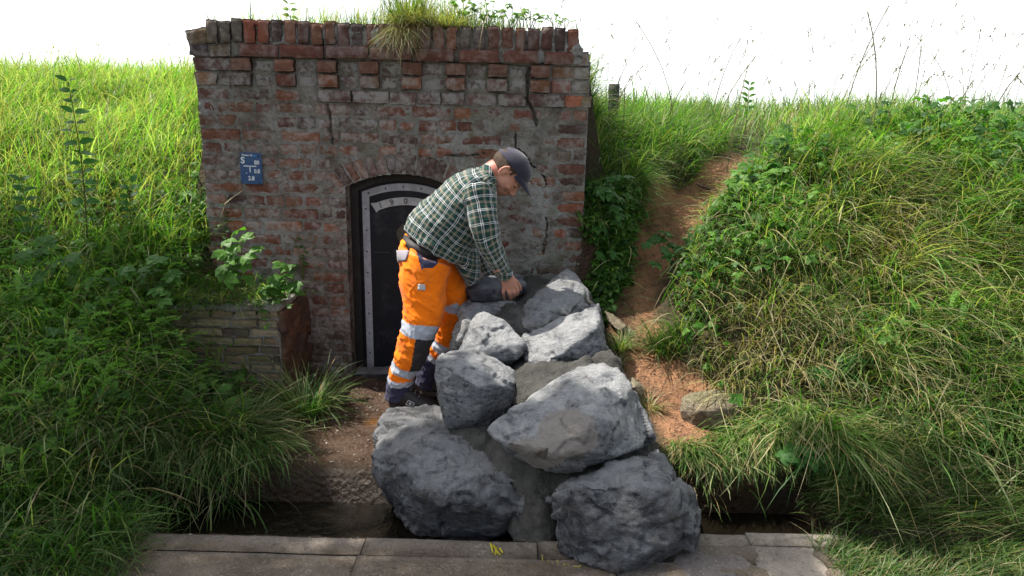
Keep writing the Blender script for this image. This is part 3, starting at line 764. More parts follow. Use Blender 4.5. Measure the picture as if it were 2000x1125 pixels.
for (a, b, w_, h_) in ((505, 538, .075, .006), (505, 600, .006, .036)):
    mb = MB(); it = st('x', a, b, 1); v, f = box_v((0, 0, 0), (w_, .0014, h_)); v = v@np.array([[cr, 0, sr], [0, 1, 0], [-sr, 0, cr]]); mb.add(v+np.array(it[2]), f); mb.build('line_mark', wh.m, sign, smooth=False)
mb = MB(); it = st('x', 610, 325, 1); v, f = box_v(it[2], (.022, .0012, .011)); mb.add(v, f, (.05, .2, .42)); mb.build('paint_patch', m_attr('paler_blue', .5, 80, .2, .1), sign, smooth=False)
for a, b in ((315, 318), (690, 325), (700, 880), (330, 885)):
    mb = MB(); p = np.array(st('x', a, b, 1)[2]); add_tube(mb, [p, p+np.array([0, -.003, 0])], .004, 8, (.02, .025, .03)); mb.build('screw', door_mat, sign)

# ---- low wing wall of yellowish bricks, left
lw = empty('low_brick_wall', P(460, 740, 3.6), 'low crumbling wall of yellowish bricks standing out from the brick wall, half buried in grass', 'low wall')
x0, x1, yF, zt = -1.95, P(545, 620, 3.6)[0], 3.6, P(500, 605, 3.6)[2]
mb = MB(); v, f = box_v(((x0+x1)/2, (yF+WY)/2+.001, (zt-.12-.02)/2), (x1-x0-.004, WY-yF-.003, zt+.08)); mb.add(v, f, (.1, .1, .1)); mb.build('core', MAT['mortar'], lw, smooth=False)
t = NT('wing_wall_brick'); c = t.attr('col').outputs['Color']; n1 = t.noise(24, 6, .7); n2 = t.noise(5, 4, .6)
c = t.mix(t.ramp(n1, [(.3, .6), (.6, 0)]), c, (.05, .045, .02)); c = t.mix(t.ramp(n2, [(.45, 0), (.65, .6)]), c, (.10, .11, .035)); t.pbr(c, .92, t.bump(n1, .8, .006), spec=.2); wing = t.m
lb = MB(); z = zt; row = 0; ch = .052
while z > -.1:
    x = x0+(.06 if row % 2 else 0)
    while x < x1-.02:
        L = min(rng.uniform(.12, .2), x1-x); 
        if x1-(x+L) < .04: L = x1-x
        dk = rng.random() < .2
        brick(x+L/2-.003, z-ch/2, L-.012, ch*.80, rng.normal(0, .018), .004+abs(rng.normal(0, .0045)), .05, col=(.09, .07, .06) if dk else [(.22, .17, .11), (.27, .22, .15), (.17, .12, .08)][rng.integers(3)], target=lb, yb=yF, rr=.006); x += L
    z -= ch; row += 1
lb.build('brickwork', wing, lw)
V, F3, F4 = rock_mesh([(x, y, z) for x in (x0, x1+.012) for y in (yF-.01, WY) for z in (zt-.01, zt+.022)], .012, .006, 11, 8); mk('cap', V, [F3, F4], MAT['mortar'], lw)
V, F3, F4 = rock_mesh([(x, y, z) for x in (x1-.03, x1+.02) for y in (yF+.01, WY) for z in (-.1, zt-.015)], .012, .010, 9, 9)
t = NT('rusty_side_render'); n1 = t.noise(9, 6, .7); n2 = t.noise(40, 5, .7); c = t.mix(t.ramp(n1, [(.35, 0), (.65, 1)]), (.045, .032, .022), (.12, .06, .03)); c = t.mix(t.ramp(n2, [(.3, .6), (.5, 0)]), c, (.03, .02, .015)); t.pbr(c, .85, t.bump(n2, .8, .01)); mk('side_render', V, [F3, F4], t.m, lw)

# ---------------------------------------------------------------- the boulders
def boulder(name, outline, inner, back, label, mat, seed, cat='boulder', group='boulders of the new stone wall', vox=.0095, disp=.010, tanp=None, infl=1.055, shrink=.82, extra=(), strata=.0, freq=9):
    """outline [(px,py,d)], inner ridge points nearer the viewer, back = how deep the body goes"""
    cpx, cpy = np.mean([q[0] for q in outline]), np.mean([q[1] for q in outline]); o = np.array([P(cpx+(q[0]-cpx)*infl, cpy+(q[1]-cpy)*infl, q[2]) for q in outline]); c = o.mean(0)
    b = []
    for q, p in zip(outline, o):
        k_ = np.array([0, 0, CAMZ]); c2 = k_+(c-k_)*(1+back/c[1]); pb = k_+(p-k_)*(1+back/c[1])
        b.append(c2+(pb-c2)*shrink)
    # never let the hidden back rise into view over the outline
    bb = []
    for p in b:
        x, y, dz = proj(p[None]); bb.append(p)
    pts = list(o)+[P(*q) for q in inner]+bb+[np.array(e) for e in extra]
    V, F3, F4 = rock_mesh(pts, vox, disp, freq, seed, strata=strata, cuts=9)
    tm = np.zeros(len(V))
    if tanp:
        cx_, cy_ = np.mean([q[0] for q in tanp]), np.mean([q[1] for q in tanp]); a_, b_, _ = proj(V); ang = np.arctan2(b_-cy_, a_-cx_)
        pa = np.array([math.atan2(q[1]-cy_, q[0]-cx_) for q in tanp]); pr_ = np.array([math.hypot(q[0]-cx_, q[1]-cy_) for q in tanp]); o_ = np.argsort(pa)
        rad_ = np.interp(ang, pa[o_], pr_[o_], period=2*PI); tm = ss(1.15, .8, np.hypot(a_-cx_, b_-cy_)/rad_)
    root = mk(name, V, [F3, F4], mat, attrs={'tanm': tm})
    loc = np.array([V[:, 0].mean(), V[:, 1].mean(), V[:, 2].min()])
    co = np.empty(len(root.data.vertices)*3, np.float32); root.data.vertices.foreach_get('co', co); co = co.reshape(-1, 3)-loc.astype(np.float32)
    root.data.vertices.foreach_set('co', co.ravel()); root.location = Vector(loc); root.data.update()
    return tag(root, label, cat, group)
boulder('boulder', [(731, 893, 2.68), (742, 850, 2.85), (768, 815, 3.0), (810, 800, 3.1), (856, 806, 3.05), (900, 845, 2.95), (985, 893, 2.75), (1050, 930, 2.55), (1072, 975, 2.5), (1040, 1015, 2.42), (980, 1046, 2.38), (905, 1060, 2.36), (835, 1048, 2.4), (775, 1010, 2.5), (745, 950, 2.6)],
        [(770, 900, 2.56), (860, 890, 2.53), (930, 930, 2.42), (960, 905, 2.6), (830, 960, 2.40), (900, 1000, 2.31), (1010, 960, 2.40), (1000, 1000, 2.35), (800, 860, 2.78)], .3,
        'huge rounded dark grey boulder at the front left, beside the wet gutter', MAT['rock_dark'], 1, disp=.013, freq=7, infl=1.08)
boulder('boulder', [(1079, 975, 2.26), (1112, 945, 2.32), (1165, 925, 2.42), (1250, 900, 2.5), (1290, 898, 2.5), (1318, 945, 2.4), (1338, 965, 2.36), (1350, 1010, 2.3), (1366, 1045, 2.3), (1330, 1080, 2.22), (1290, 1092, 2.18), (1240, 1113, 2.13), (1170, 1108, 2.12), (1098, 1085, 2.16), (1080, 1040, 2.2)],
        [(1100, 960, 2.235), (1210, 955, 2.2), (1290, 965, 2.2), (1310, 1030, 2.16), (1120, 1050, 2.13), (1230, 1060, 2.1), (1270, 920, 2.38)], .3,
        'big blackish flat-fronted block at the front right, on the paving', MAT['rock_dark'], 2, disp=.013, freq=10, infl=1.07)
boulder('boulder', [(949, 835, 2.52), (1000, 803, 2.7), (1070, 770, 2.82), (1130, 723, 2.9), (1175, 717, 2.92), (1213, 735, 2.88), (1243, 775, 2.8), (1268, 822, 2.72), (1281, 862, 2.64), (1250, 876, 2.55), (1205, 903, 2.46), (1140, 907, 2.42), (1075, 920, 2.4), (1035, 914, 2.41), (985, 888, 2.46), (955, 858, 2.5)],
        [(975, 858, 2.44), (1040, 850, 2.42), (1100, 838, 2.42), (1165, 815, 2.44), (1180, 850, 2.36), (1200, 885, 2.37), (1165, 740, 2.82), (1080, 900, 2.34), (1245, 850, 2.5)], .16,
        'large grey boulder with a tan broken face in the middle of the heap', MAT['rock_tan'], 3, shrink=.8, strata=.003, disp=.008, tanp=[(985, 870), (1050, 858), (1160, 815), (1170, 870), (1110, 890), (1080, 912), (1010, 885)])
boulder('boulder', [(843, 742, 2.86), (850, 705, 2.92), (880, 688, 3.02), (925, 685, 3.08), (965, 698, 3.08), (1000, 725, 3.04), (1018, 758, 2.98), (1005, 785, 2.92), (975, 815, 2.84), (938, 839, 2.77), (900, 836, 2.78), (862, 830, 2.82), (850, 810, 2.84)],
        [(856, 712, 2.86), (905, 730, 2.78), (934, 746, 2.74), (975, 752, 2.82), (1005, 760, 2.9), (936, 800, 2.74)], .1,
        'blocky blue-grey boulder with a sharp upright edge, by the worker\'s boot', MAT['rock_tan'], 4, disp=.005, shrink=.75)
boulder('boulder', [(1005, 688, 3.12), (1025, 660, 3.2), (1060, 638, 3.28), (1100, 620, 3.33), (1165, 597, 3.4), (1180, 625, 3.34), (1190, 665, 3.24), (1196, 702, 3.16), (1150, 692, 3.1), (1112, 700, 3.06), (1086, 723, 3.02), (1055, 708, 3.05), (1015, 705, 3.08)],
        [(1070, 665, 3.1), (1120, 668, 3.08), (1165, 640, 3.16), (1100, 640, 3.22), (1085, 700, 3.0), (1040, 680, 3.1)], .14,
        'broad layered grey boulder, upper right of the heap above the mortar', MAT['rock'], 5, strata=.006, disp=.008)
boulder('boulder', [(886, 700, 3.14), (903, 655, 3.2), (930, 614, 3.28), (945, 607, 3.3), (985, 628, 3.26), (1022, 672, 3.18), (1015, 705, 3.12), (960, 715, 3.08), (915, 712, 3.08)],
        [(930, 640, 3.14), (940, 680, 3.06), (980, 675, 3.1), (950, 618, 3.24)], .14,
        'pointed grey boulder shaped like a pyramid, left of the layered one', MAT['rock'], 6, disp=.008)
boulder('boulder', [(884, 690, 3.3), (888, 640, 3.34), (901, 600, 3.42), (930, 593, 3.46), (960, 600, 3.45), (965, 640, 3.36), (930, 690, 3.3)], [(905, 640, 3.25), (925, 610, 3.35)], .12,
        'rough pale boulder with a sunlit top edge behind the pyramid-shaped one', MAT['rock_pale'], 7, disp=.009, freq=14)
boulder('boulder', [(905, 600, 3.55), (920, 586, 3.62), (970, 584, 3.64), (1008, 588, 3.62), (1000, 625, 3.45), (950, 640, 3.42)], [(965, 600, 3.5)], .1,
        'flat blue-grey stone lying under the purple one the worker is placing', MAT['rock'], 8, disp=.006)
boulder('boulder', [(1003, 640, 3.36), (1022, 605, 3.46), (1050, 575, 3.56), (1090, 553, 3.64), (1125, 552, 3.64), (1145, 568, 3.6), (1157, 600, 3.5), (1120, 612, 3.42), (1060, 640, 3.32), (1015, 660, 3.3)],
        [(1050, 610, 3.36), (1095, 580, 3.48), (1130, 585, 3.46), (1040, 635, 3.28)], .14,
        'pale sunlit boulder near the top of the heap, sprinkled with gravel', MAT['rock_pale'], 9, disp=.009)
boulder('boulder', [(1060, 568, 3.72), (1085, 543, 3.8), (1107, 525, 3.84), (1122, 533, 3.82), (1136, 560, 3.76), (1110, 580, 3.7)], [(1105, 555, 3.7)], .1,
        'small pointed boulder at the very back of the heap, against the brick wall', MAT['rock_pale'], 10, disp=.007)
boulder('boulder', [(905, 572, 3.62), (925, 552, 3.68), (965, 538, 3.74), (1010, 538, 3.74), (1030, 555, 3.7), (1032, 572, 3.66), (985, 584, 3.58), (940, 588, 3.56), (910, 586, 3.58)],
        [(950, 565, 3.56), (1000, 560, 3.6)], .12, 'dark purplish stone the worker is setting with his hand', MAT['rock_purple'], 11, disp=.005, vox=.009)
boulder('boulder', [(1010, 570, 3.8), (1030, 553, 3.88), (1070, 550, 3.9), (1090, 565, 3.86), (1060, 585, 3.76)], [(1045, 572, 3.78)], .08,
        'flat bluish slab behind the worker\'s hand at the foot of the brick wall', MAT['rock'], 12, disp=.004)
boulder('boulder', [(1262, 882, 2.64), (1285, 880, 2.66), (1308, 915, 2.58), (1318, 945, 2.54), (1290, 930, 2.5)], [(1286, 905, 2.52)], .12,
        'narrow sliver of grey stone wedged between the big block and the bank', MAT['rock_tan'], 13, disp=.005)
# mortar heap that the boulders are bedded in
pts = [P(1010, 760, 3.05), P(1075, 715, 3.12), P(1200, 690, 3.2), P(1222, 740, 3.0), P(1190, 690, 3.3), P(1020, 640, 3.42), P(960, 840, 2.85), P(1000, 790, 2.9), P(880, 850, 2.9)]
def m_cement():
    t = NT('fresh_mortar'); n1 = t.noise(18, 6, .7); n2 = t.noise(160, 3, .7); n3 = t.noise(4, 4, .6)
    c = t.mix(t.ramp(n1, [(.3, 0), (.7, 1)]), (.075, .072, .062), (.17, .165, .15)); c = t.mix(t.ramp(n3, [(.42, .75), (.6, 0)]), c, (.05, .048, .042))
    c = t.mix(t.ramp(n2, [(.64, 0), (.72, .8)]), c, (.42, .40, .36)); c = t.mix(t.ramp(n2, [(.28, .7), (.36, 0)]), c, (.03, .03, .028))
    t.pbr(c, .9, t.bump(t.math('ADD', n2, t.math('MULTIPLY', n1, 2)), 1.0, .02), spec=.3); return t.m
def lumps(specs, name, mat, vox=.012, disp=.008, seed=0):
    VV = []; FF = []; n = 0
    for c, r in specs:
        bm = bmesh.new(); bmesh.ops.create_icosphere(bm, subdivisions=3, radius=1)
        v = np.array([x.co[:] for x in bm.verts])*np.array(r)+np.array(c); f = [[x.index+n for x in y.verts] for y in bm.faces]; bm.free()
        VV.append(v); FF += f; n += len(v)
    V, F3, F4 = evalmesh(np.vstack(VV), FF, [('REMESH', dict(mode='VOXEL', voxel_size=vox)), ('SMOOTH', dict(factor=.7, iterations=10))])
    N = vnormals(V, F3, F4); V = V+N*(disp*3.2*fbm(V*9, 4, 101+seed)+disp*1.2*fbm(V*38, 3, 102+seed)+disp*1.2*facet(V, 11, 77))[:, None]
    return mk(name, V, [F3, F4], mat)
L_ = []
def lp(px, py, d, r): L_.append((P(px, py, d), tuple(1.1*q_ for q_ in r)))
lp(1060, 760, 3.05, (.16, .25, .12)); lp(1140, 745, 3.08, (.17, .22, .12)); lp(1180, 730, 3.1, (.08, .14, .10)); lp(1010, 850, 2.92, (.16, .25, .12)); lp(930, 870, 2.82, (.13, .2, .10)); lp(1010, 930, 2.62, (.10, .16, .12)); lp(1150, 930, 2.62, (.22, .2, .14)); lp(1250, 905, 2.7, (.09, .15, .10))
lp(1050, 1020, 2.46, (.10, .14, .15)); lp(1045, 1085, 2.30, (.11, .08, .05)); lp(1010, 1078, 2.30, (.06, .05, .03)); lp(1090, 680, 3.45, (.2, .3, .15)); lp(1000, 640, 3.5, (.15, .2, .10)); lp(1060, 600, 3.72, (.14, .2, .10)); lp(1130, 620, 3.62, (.1, .2, .14)); lp(1040, 575, 3.85, (.18, .15, .08)); lp(960, 590, 3.75, (.15, .15, .10))
lp(950, 720, 3.35, (.14, .22, .22)); lp(1100, 800, 3.1, (.3, .35, .25)); lp(1060, 720, 3.5, (.28, .4, .22)); lp(1050, 920, 2.72, (.26, .25, .2)); lp(1200, 960, 2.58, (.18, .2, .14))
L_.append(((.25, 3.35, .05), (.30, .7, .25)))
mo = lumps(L_, 'mortar_bed', m_cement()); tag(mo, 'grey gritty mortar packed between and under the boulders', 'mortar')
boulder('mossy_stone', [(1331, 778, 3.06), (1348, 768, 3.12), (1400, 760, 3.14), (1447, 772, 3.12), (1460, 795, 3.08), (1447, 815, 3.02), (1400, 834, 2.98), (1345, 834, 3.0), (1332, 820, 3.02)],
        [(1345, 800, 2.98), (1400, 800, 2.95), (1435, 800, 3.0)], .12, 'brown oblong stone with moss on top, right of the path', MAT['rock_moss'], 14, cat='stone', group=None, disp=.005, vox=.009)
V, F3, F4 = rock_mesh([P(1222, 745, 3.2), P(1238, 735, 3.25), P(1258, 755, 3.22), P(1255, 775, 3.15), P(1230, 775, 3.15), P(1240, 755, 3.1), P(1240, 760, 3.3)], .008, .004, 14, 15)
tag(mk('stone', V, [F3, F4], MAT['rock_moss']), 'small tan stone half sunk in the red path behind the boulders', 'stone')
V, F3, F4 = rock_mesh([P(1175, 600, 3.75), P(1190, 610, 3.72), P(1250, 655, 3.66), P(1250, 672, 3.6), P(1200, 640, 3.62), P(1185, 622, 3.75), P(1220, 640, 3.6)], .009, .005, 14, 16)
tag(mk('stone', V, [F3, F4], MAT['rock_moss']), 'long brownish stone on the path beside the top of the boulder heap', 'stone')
# twig, rusty debris, yellow strap ends
mb = MB(); add_tube(mb, [P(1360, 364, 4.72)+(0, 0, .02), P(1370, 370, 4.7)+(0, 0, .02), P(1388, 374, 4.68)+(0, 0, .01)], [.008, .010, .006], 7, (.09, .06, .045)); add_tube(mb, [P(1376, 371, 4.69)+(0, 0, .015), P(1386, 369, 4.7)+(0, 0, .035)], [.005, .003], 6, (.09, .06, .045))
tag(mb.build('stick', m_attr('dead_wood', .9, 60, .5, .5)), 'short dark stick lying across the top of the red path', 'stick')
mb = MB()
for k in range(5):
    a = P(958+k*4, 1062+3*k, 2.26); b = P(962+k*5, 1080+(k % 2)*4, 2.22); add_tube(mb, [a, (a+b)/2+rng.normal(0, .006, 3), b], [.005, .004, .003], 6, (.5, .42, .03))
MAT['yf'] = m_attr('yellow_fibre', .6, 60, .3, .2); tag(mb.build('strap_scrap', MAT['yf']), 'frayed yellow strap end sticking out between the front boulders', 'strap'); mb = MB()
for k in range(8):
    a = P(1060+k*10, 1098+k*1.6, 2.135); add_tube(mb, [a+(0, 0, .004), a+rng.normal(0, .008, 3)+(0, 0, .008)], [.0025, .0015], 5, (.36, .31, .06))
tag(mb.build('yellow_grit', MAT['yf']), 'yellow fibrous grit along the foot of the front right block', 'scraps', kind='stuff')
# fence post on the skyline
pb = P(1199, 205, 5.5); pt = P(1200, 164, 5.5)
mb = MB(); V, F, F3 = tube(np.linspace(pb-(0, 0, .5), pt, 14), .043, 20); V = V+fbm(V*18, 3, 9)[:, None]*np.array([.006, .006, 0]); mb.add(V, F, (.10, .095, .085)); mb.F3.append(F3)
tag(mb.build('fence_post', m_attr('weathered_wood', .9, 35, .6, .6)), 'weathered round wooden post standing in the grass on the skyline', 'post')
# pebbles and grit on the wet soil
def pebbles(n, gen, name, label, mat, smin, smax, cols):
    bm = bmesh.new(); bmesh.ops.create_icosphere(bm, subdivisions=1, radius=1); tv = np.array([x.co[:] for x in bm.verts]); tf = np.array([[x.index for x in y.verts] for y in bm.faces]); bm.free()
    x, y = gen(n); z = height(x, y); m = MB()
    for i in range(n):
        s = rng.uniform(smin, smax)*np.array([1, rng.uniform(.6, 1), rng.uniform(.5, .8)]); a = rng.uniform(0, PI); c_, s_ = math.cos(a), math.sin(a)
        v = tv*s*(1+.18*rng.normal(0, 1, (len(tv), 1))); v = np.c_[v[:, 0]*c_-v[:, 1]*s_, v[:, 0]*s_+v[:, 1]*c_, v[:, 2]]
        m.add(v+(x[i], y[i], z[i]+s[2]*.2), tf, np.array(cols[rng.integers(len(cols))])*rng.uniform(.7, 1.2))
    return tag(m.build(name, mat, smooth=False), label, name, kind='stuff')
gm = m_attr('pebble', .7, 80, .4, .4)
pebbles(1500, lambda n: (rng.uniform(-1.35, .2, n), rng.uniform(2.76, 4.0, n)), 'gravel', 'gravel and grit on the wet soil', gm, .002, .009, [(.12, .08, .06), (.2, .14, .1), (.3, .26, .22), (.08, .06, .05)])
def gp(n):
    y = rng.uniform(2.7, 5.2, n); return pathx(y)+rng.normal(0, .12, n), y
pebbles(3200, lambda n: (rng.uniform(-1.4, 1.15, n), rng.uniform(1.95, 2.32, n)), 'paving_grit', 'grit and crumbs scattered over the wet paving', gm, .0012, .007, [(.35, .32, .28), (.2, .17, .14), (.1, .08, .06)])
pebbles(1500, gp, 'path_grit', 'crumbs of red earth on the path', gm, .002, .008, [(.3, .15, .09), (.38, .22, .14), (.2, .1, .06)])
# ---------------------------------------------------------------- the worker
KP = 1/365.0
def pts_(l): return np.array([P(*q[:3]) for q in l])
def union(tubes, vox, smooth=6, fac=.5):
    VV = []; FF = []; n = 0
    for V, F, F3 in tubes:
        VV.append(V); FF += [list(map(int, f)) for f in (F+n)]
        if len(F3): FF += [list(map(int, f)) for f in (np.asarray(F3)+n)]
        n += len(V)
    return evalmesh(np.vstack(VV), FF, [('REMESH', dict(mode='VOXEL', voxel_size=vox)), ('SMOOTH', dict(factor=fac, iterations=smooth))])
def ell(c, r, M=None, sub=3):
    bm = bmesh.new(); bmesh.ops.create_icosphere(bm, subdivisions=sub, radius=1)
    v = np.array([x.co[:] for x in bm.verts])*np.array(r); f = np.array([[x.index for x in y.verts] for y in bm.faces]); bm.free()
    if M is not None: v = v@M
    return v+np.array(c), np.zeros((0, 4), int), f
def resample(pts, rad, m=5):
    pts = np.asarray(pts); rad = np.asarray(rad, float)
    if rad.ndim == 1: rad = np.stack([rad, rad], 1)
    k = len(pts); t = np.arange(k); tt = np.linspace(0, k-1, (k-1)*m+1)
    def cr(A):
        out = []
        for s in tt:
            i = min(int(s), k-2); u = s-i
            p0, p1, p2, p3 = A[max(i-1, 0)], A[i], A[i+1], A[min(i+2, k-1)]
            out.append(.5*((2*p1)+(-p0+p2)*u+(2*p0-5*p1+4*p2-p3)*u*u+(-p0+3*p1-3*p2+p3)*u**3))
        return np.array(out)
    return cr(pts), cr(rad)
def limb(pts, rad, n=20, ref=(1, 0, 0)):
    p, r = resample(pts, rad); return tube(p, r, n, True, ref)
def axis_coords(V, pts, ref):
    """nearest point on a polyline: arc length, angle, distance"""
    pts = np.asarray(pts); best = np.full(len(V), 1e9); S = np.zeros(len(V)); A = np.zeros(len(V)); acc = 0
    pts = list(pts)
    for a, b in zip(pts[:-1], pts[1:]):
        ab = b-a; L = np.linalg.norm(ab); T = ab/L; t = np.clip(((V-a)@T)/L, 0, 1); q = a+t[:, None]*ab; d = np.linalg.norm(V-q, axis=1)
        r0 = np.asarray(ref, float); r0 = r0-T*(r0@T); r0 /= np.linalg.norm(r0); r1 = np.cross(T, r0)
        tt = ((V-a)@T)
        m = d < best; best[m] = d[m]; S[m] = acc+np.clip(tt, -9 if acc == 0 else 0, 9 if b is pts[-1] else L)[m]
        w_ = V-a; A[m] = np.arctan2(w_@r1, w_@r0)[m]; acc += L
    return S, A, best
# head frame
HF = np.array([.50, -.10, -.86]); HF /= np.linalg.norm(HF)
HU = np.array([.86, .03, .50]); HU -= HF*(HU@HF); HU /= np.linalg.norm(HU)
HS = np.cross(HU, HF)                      # to the person's left (away from the viewer) or right
if HS[1] > 0: HS = -HS                     # HS points at the viewer: the person's right side
HM = np.array([HF, HS, HU]); HC = P(989, 337, 3.56)
def H(f, s, u): return HC+HF*f+HS*s+HU*u
T_pts = [(850, 480, 3.56), (865, 457, 3.56), (885, 432, 3.56), (912, 395, 3.56), (935, 368, 3.56), (952, 352, 3.56), (962, 344, 3.56)]
T_hp = [70, 71, 66, 56, 44, 27, 19]; T_hy = [.182, .19, .195, .205, .19, .11, .066]
NA = [(934, 368, 3.42), (943, 420, 3.365), (950, 462, 3.35), (966, 500, 3.39), (981, 528, 3.45)]
NAr = [.088, .076, .068, .054, .042]
FA = [(936, 376, 3.73), (938, 430, 3.80), (942, 485, 3.84), (958, 525, 3.84), (972, 548, 3.82)]
FAr = [.085, .075, .066, .054, .044]
nleg = [(838, 505, 3.47), (826, 545, 3.45), (828, 600, 3.42), (818, 645, 3.40), (803, 692, 3.405), (785, 730, 3.43), (782, 757, 3.455), (783, 776, 3.46)]
nlr = [(.125, .125), (.122, .118), (.108, .105), (.092, .088), (.086, .076), (.064, .068), (.072, .07), (.080, .075)]
fleg = [(850, 505, 3.64), (866, 545, 3.66), (884, 590, 3.65), (880, 630, 3.64), (862, 675, 3.66), (845, 702, 3.69), (838, 730, 3.71), (836, 750, 3.72)]
flr = [(.12, .12), (.112, .11), (.082, .095), (.080, .085), (.070, .072), (.062, .066), (.068, .068), (.072, .07)]
# -- body: head, neck, trunk, arms with hands, legs, one surface
sc_ = lambda r, k: [tuple(np.array(x)*k) if isinstance(x, tuple) else x*k for x in r]
B = []
tp = pts_(T_pts); tr = np.array([[y, h*KP] for h, y in zip(T_hp, T_hy)])
B.append(limb(tp, tr*np.array([.78, .78, .78, .76, .7, .8, .9])[:, None], 20, (0, 1, 0)))
B.append(limb(pts_([(828, 495, 3.55), (838, 480, 3.56), (862, 455, 3.56)]), [(.12, .09), (.115, .09), (.115, .10)], 20, (0, 1, 0)))
B.append(limb(pts_(nleg), sc_(nlr, .72))); B.append(limb(pts_(fleg), sc_(flr, .72)))
B.append(limb(np.array([P(940, 366, 3.56), P(957, 352, 3.56), H(-.035, 0, -.055), H(-.02, 0, -.01)]), [.075, .062, .060, .062], 20, (0, 1, 0)))
# head
B += [ell(H(-.012, 0, .033), (.094, .076, .082), HM), ell(H(.028, 0, -.02), (.070, .064, .075), HM), ell(H(.052, 0, -.068), (.042, .045, .036), HM), ell(H(.070, 0, -.092), (.020, .024, .016), HM),
      ell(H(.076, 0, .030), (.022, .052, .018), HM), ell(H(.012, 0, -.06), (.055, .056, .035), HM),
      ell(H(.062, .036, -.028), (.022, .022, .02), HM), ell(H(.062, -.036, -.028), (.022, .022, .02), HM)]
B.append(limb(np.array([H(.088, 0, .022), H(.103, 0, -.005), H(.116, 0, -.026), H(.100, 0, -.036)]), [.009, .0105, .013, .008], 12))
for s in (1, -1):
    B.append(ell(H(.103, .009*s, -.031), (.009, .008, .007), HM)); B.append(ell(H(.084, .028*s, .012), (.011, .013, .009), HM))
    e = [H(-.006+.020*math.cos(a), s*(.078+.006*(1-math.cos(a))), -.006+.030*math.sin(a)) for a in np.linspace(-2.0, 2.0, 12)]
    B.append(tube([H(-.010+(-.016)*math.cos(a)*1.0, s*(.080), -.004+.030*math.sin(a)) for a in np.linspace(-1.9, 1.9, 12)], .0065, 8))
    B.append(ell(H(-.008, s*.074, -.006), (.014, .008, .022), HM))
B += [ell(H(.096, 0, -.054), (.010, .022, .006), HM), ell(H(.092, 0, -.066), (.010, .019, .006), HM)]
# arms and hands
B.append(limb(pts_([(936, 376, 3.42), (943, 420, 3.37), (950, 464, 3.355), (968, 512, 3.40), (982, 534, 3.45), (990, 541, 3.475)]), [.045, .052, .046, .038, .030, .028], 16))
B.append(limb(pts_([(936, 376, 3.71), (938, 430, 3.80), (942, 485, 3.84), (958, 525, 3.84), (972, 548, 3.82)]), [.045, .052, .046, .038, .028], 16))
hand = [(986, 534, 3.462), (992, 546, 3.475), (996, 560, 3.485), (997, 565, 3.49)]
B.append(limb(pts_(hand), [(.028, .022), (.040, .021), (.040, .018), (.036, .012)], 16, (1, 0, 0)))
FING = [[(984.5, 560, 3.485), (983, 571, 3.482), (985, 579, 3.50), (986, 585, 3.52)],
        [(992.5, 563, 3.480), (994.5, 573, 3.478), (997, 581, 3.495), (998, 585, 3.515)],
        [(1001, 561.5, 3.482), (1003.5, 571, 3.482), (1004.5, 578, 3.50), (1004, 581, 3.52)],
        [(1008.5, 558, 3.490), (1011.5, 567, 3.492), (1011, 574, 3.508), (1010, 577, 3.525)]]
for k, f in enumerate(FING):
    B.append(limb(pts_(f), np.array([.0105, .0100, .0088, .0072])*(1, 1, .98, .9)[k], 12))
    B.append(ell(P(*f[0]), (.0115, .0115, .0115), None, 2))
B.append(limb(pts_([(1000, 545, 3.49), (1009, 551, 3.52), (1015, 560, 3.54), (1017, 568, 3.545)]), [.015, .0125, .0105, .008], 12))
B.append(limb(pts_([(972, 548, 3.82), (978, 554, 3.79), (984, 559, 3.76)]), [(.028, .022), (.038, .020), (.034, .014)], 14))
for k in range(4):
    B.append(limb(pts_([(978+k*5, 556-k*1.5, 3.77+.01*k), (982+k*5, 562-k*1.5, 3.74+.01*k), (984+k*5, 567-k*1.5, 3.72+.01*k)]), [.010, .009, .007], 10))
B.append(limb(pts_([(974, 553, 3.81), (970, 562, 3.78), (974, 570, 3.75)]), [.014, .012, .009], 10))
V, F3, F4 = union(B, .0042, 5, .45)
# skin tone with ruddier neck and ears, stubble on jaw, eye
loc = (V-HC)@HM.T
skin = np.array([.52, .25, .175])*np.ones((len(V), 1)); n_ = fbm(V*35, 3, 120)[:, None]; skin = skin*(1+.18*n_)
red = np.array([.45, .14, .11])
head_m = (np.abs(loc) < .16).all(1)
neckm = ss(.0, -.05, loc[:, 0])*ss(.02, -.02, loc[:, 2]); skin = skin+(red-skin)*(neckm*.6*head_m)[:, None]
beard = ss(-.045, -.065, loc[:, 2])*ss(-.0, .03, loc[:, 0])*head_m; beard = np.maximum(beard, ss(.018, .008, np.abs(loc[:, 2]+.045))*ss(.06, .07, loc[:, 0])*.8*head_m)
lip = ss(.010, .006, np.abs(loc[:, 2]+.060))*ss(.075, .085, loc[:, 0])*ss(.022, .014, np.abs(loc[:, 1]))*head_m
skin = skin+(np.array([.13, .065, .04])-skin)*(beard*(.55+.25*n_[:, 0]))[:, None]; skin = skin+(np.array([.35, .12, .10])-skin)*lip[:, None]
for s in (1, -1):
    eye = ss(.010, .006, np.hypot((loc[:, 2]-.004)*1.7, loc[:, 1]-.032*s))*ss(.05, .06, loc[:, 0])*head_m; skin = skin+(np.array([.05, .03, .025])-skin)*eye[:, None]
    brow = ss(.007, .004, np.abs(loc[:, 2]-.024))*ss(.022, .016, np.abs(loc[:, 1]-.030*s))*ss(.05, .06, loc[:, 0])*head_m; skin = skin+(np.array([.10, .055, .03])-skin)*(brow*.8)[:, None]
hy = proj(V); dirt = ss(568, 580, hy[1])*(hy[0] > 978)*(hy[0] < 1020)*(hy[1] < 600)*(~head_m); skin = skin+(np.array([.16, .10, .08])-skin)*(dirt*.6)[:, None]
ts = NT('skin'); c = ts.attr('col').outputs['Color']; n1 = ts.noise(220, 3, .6)
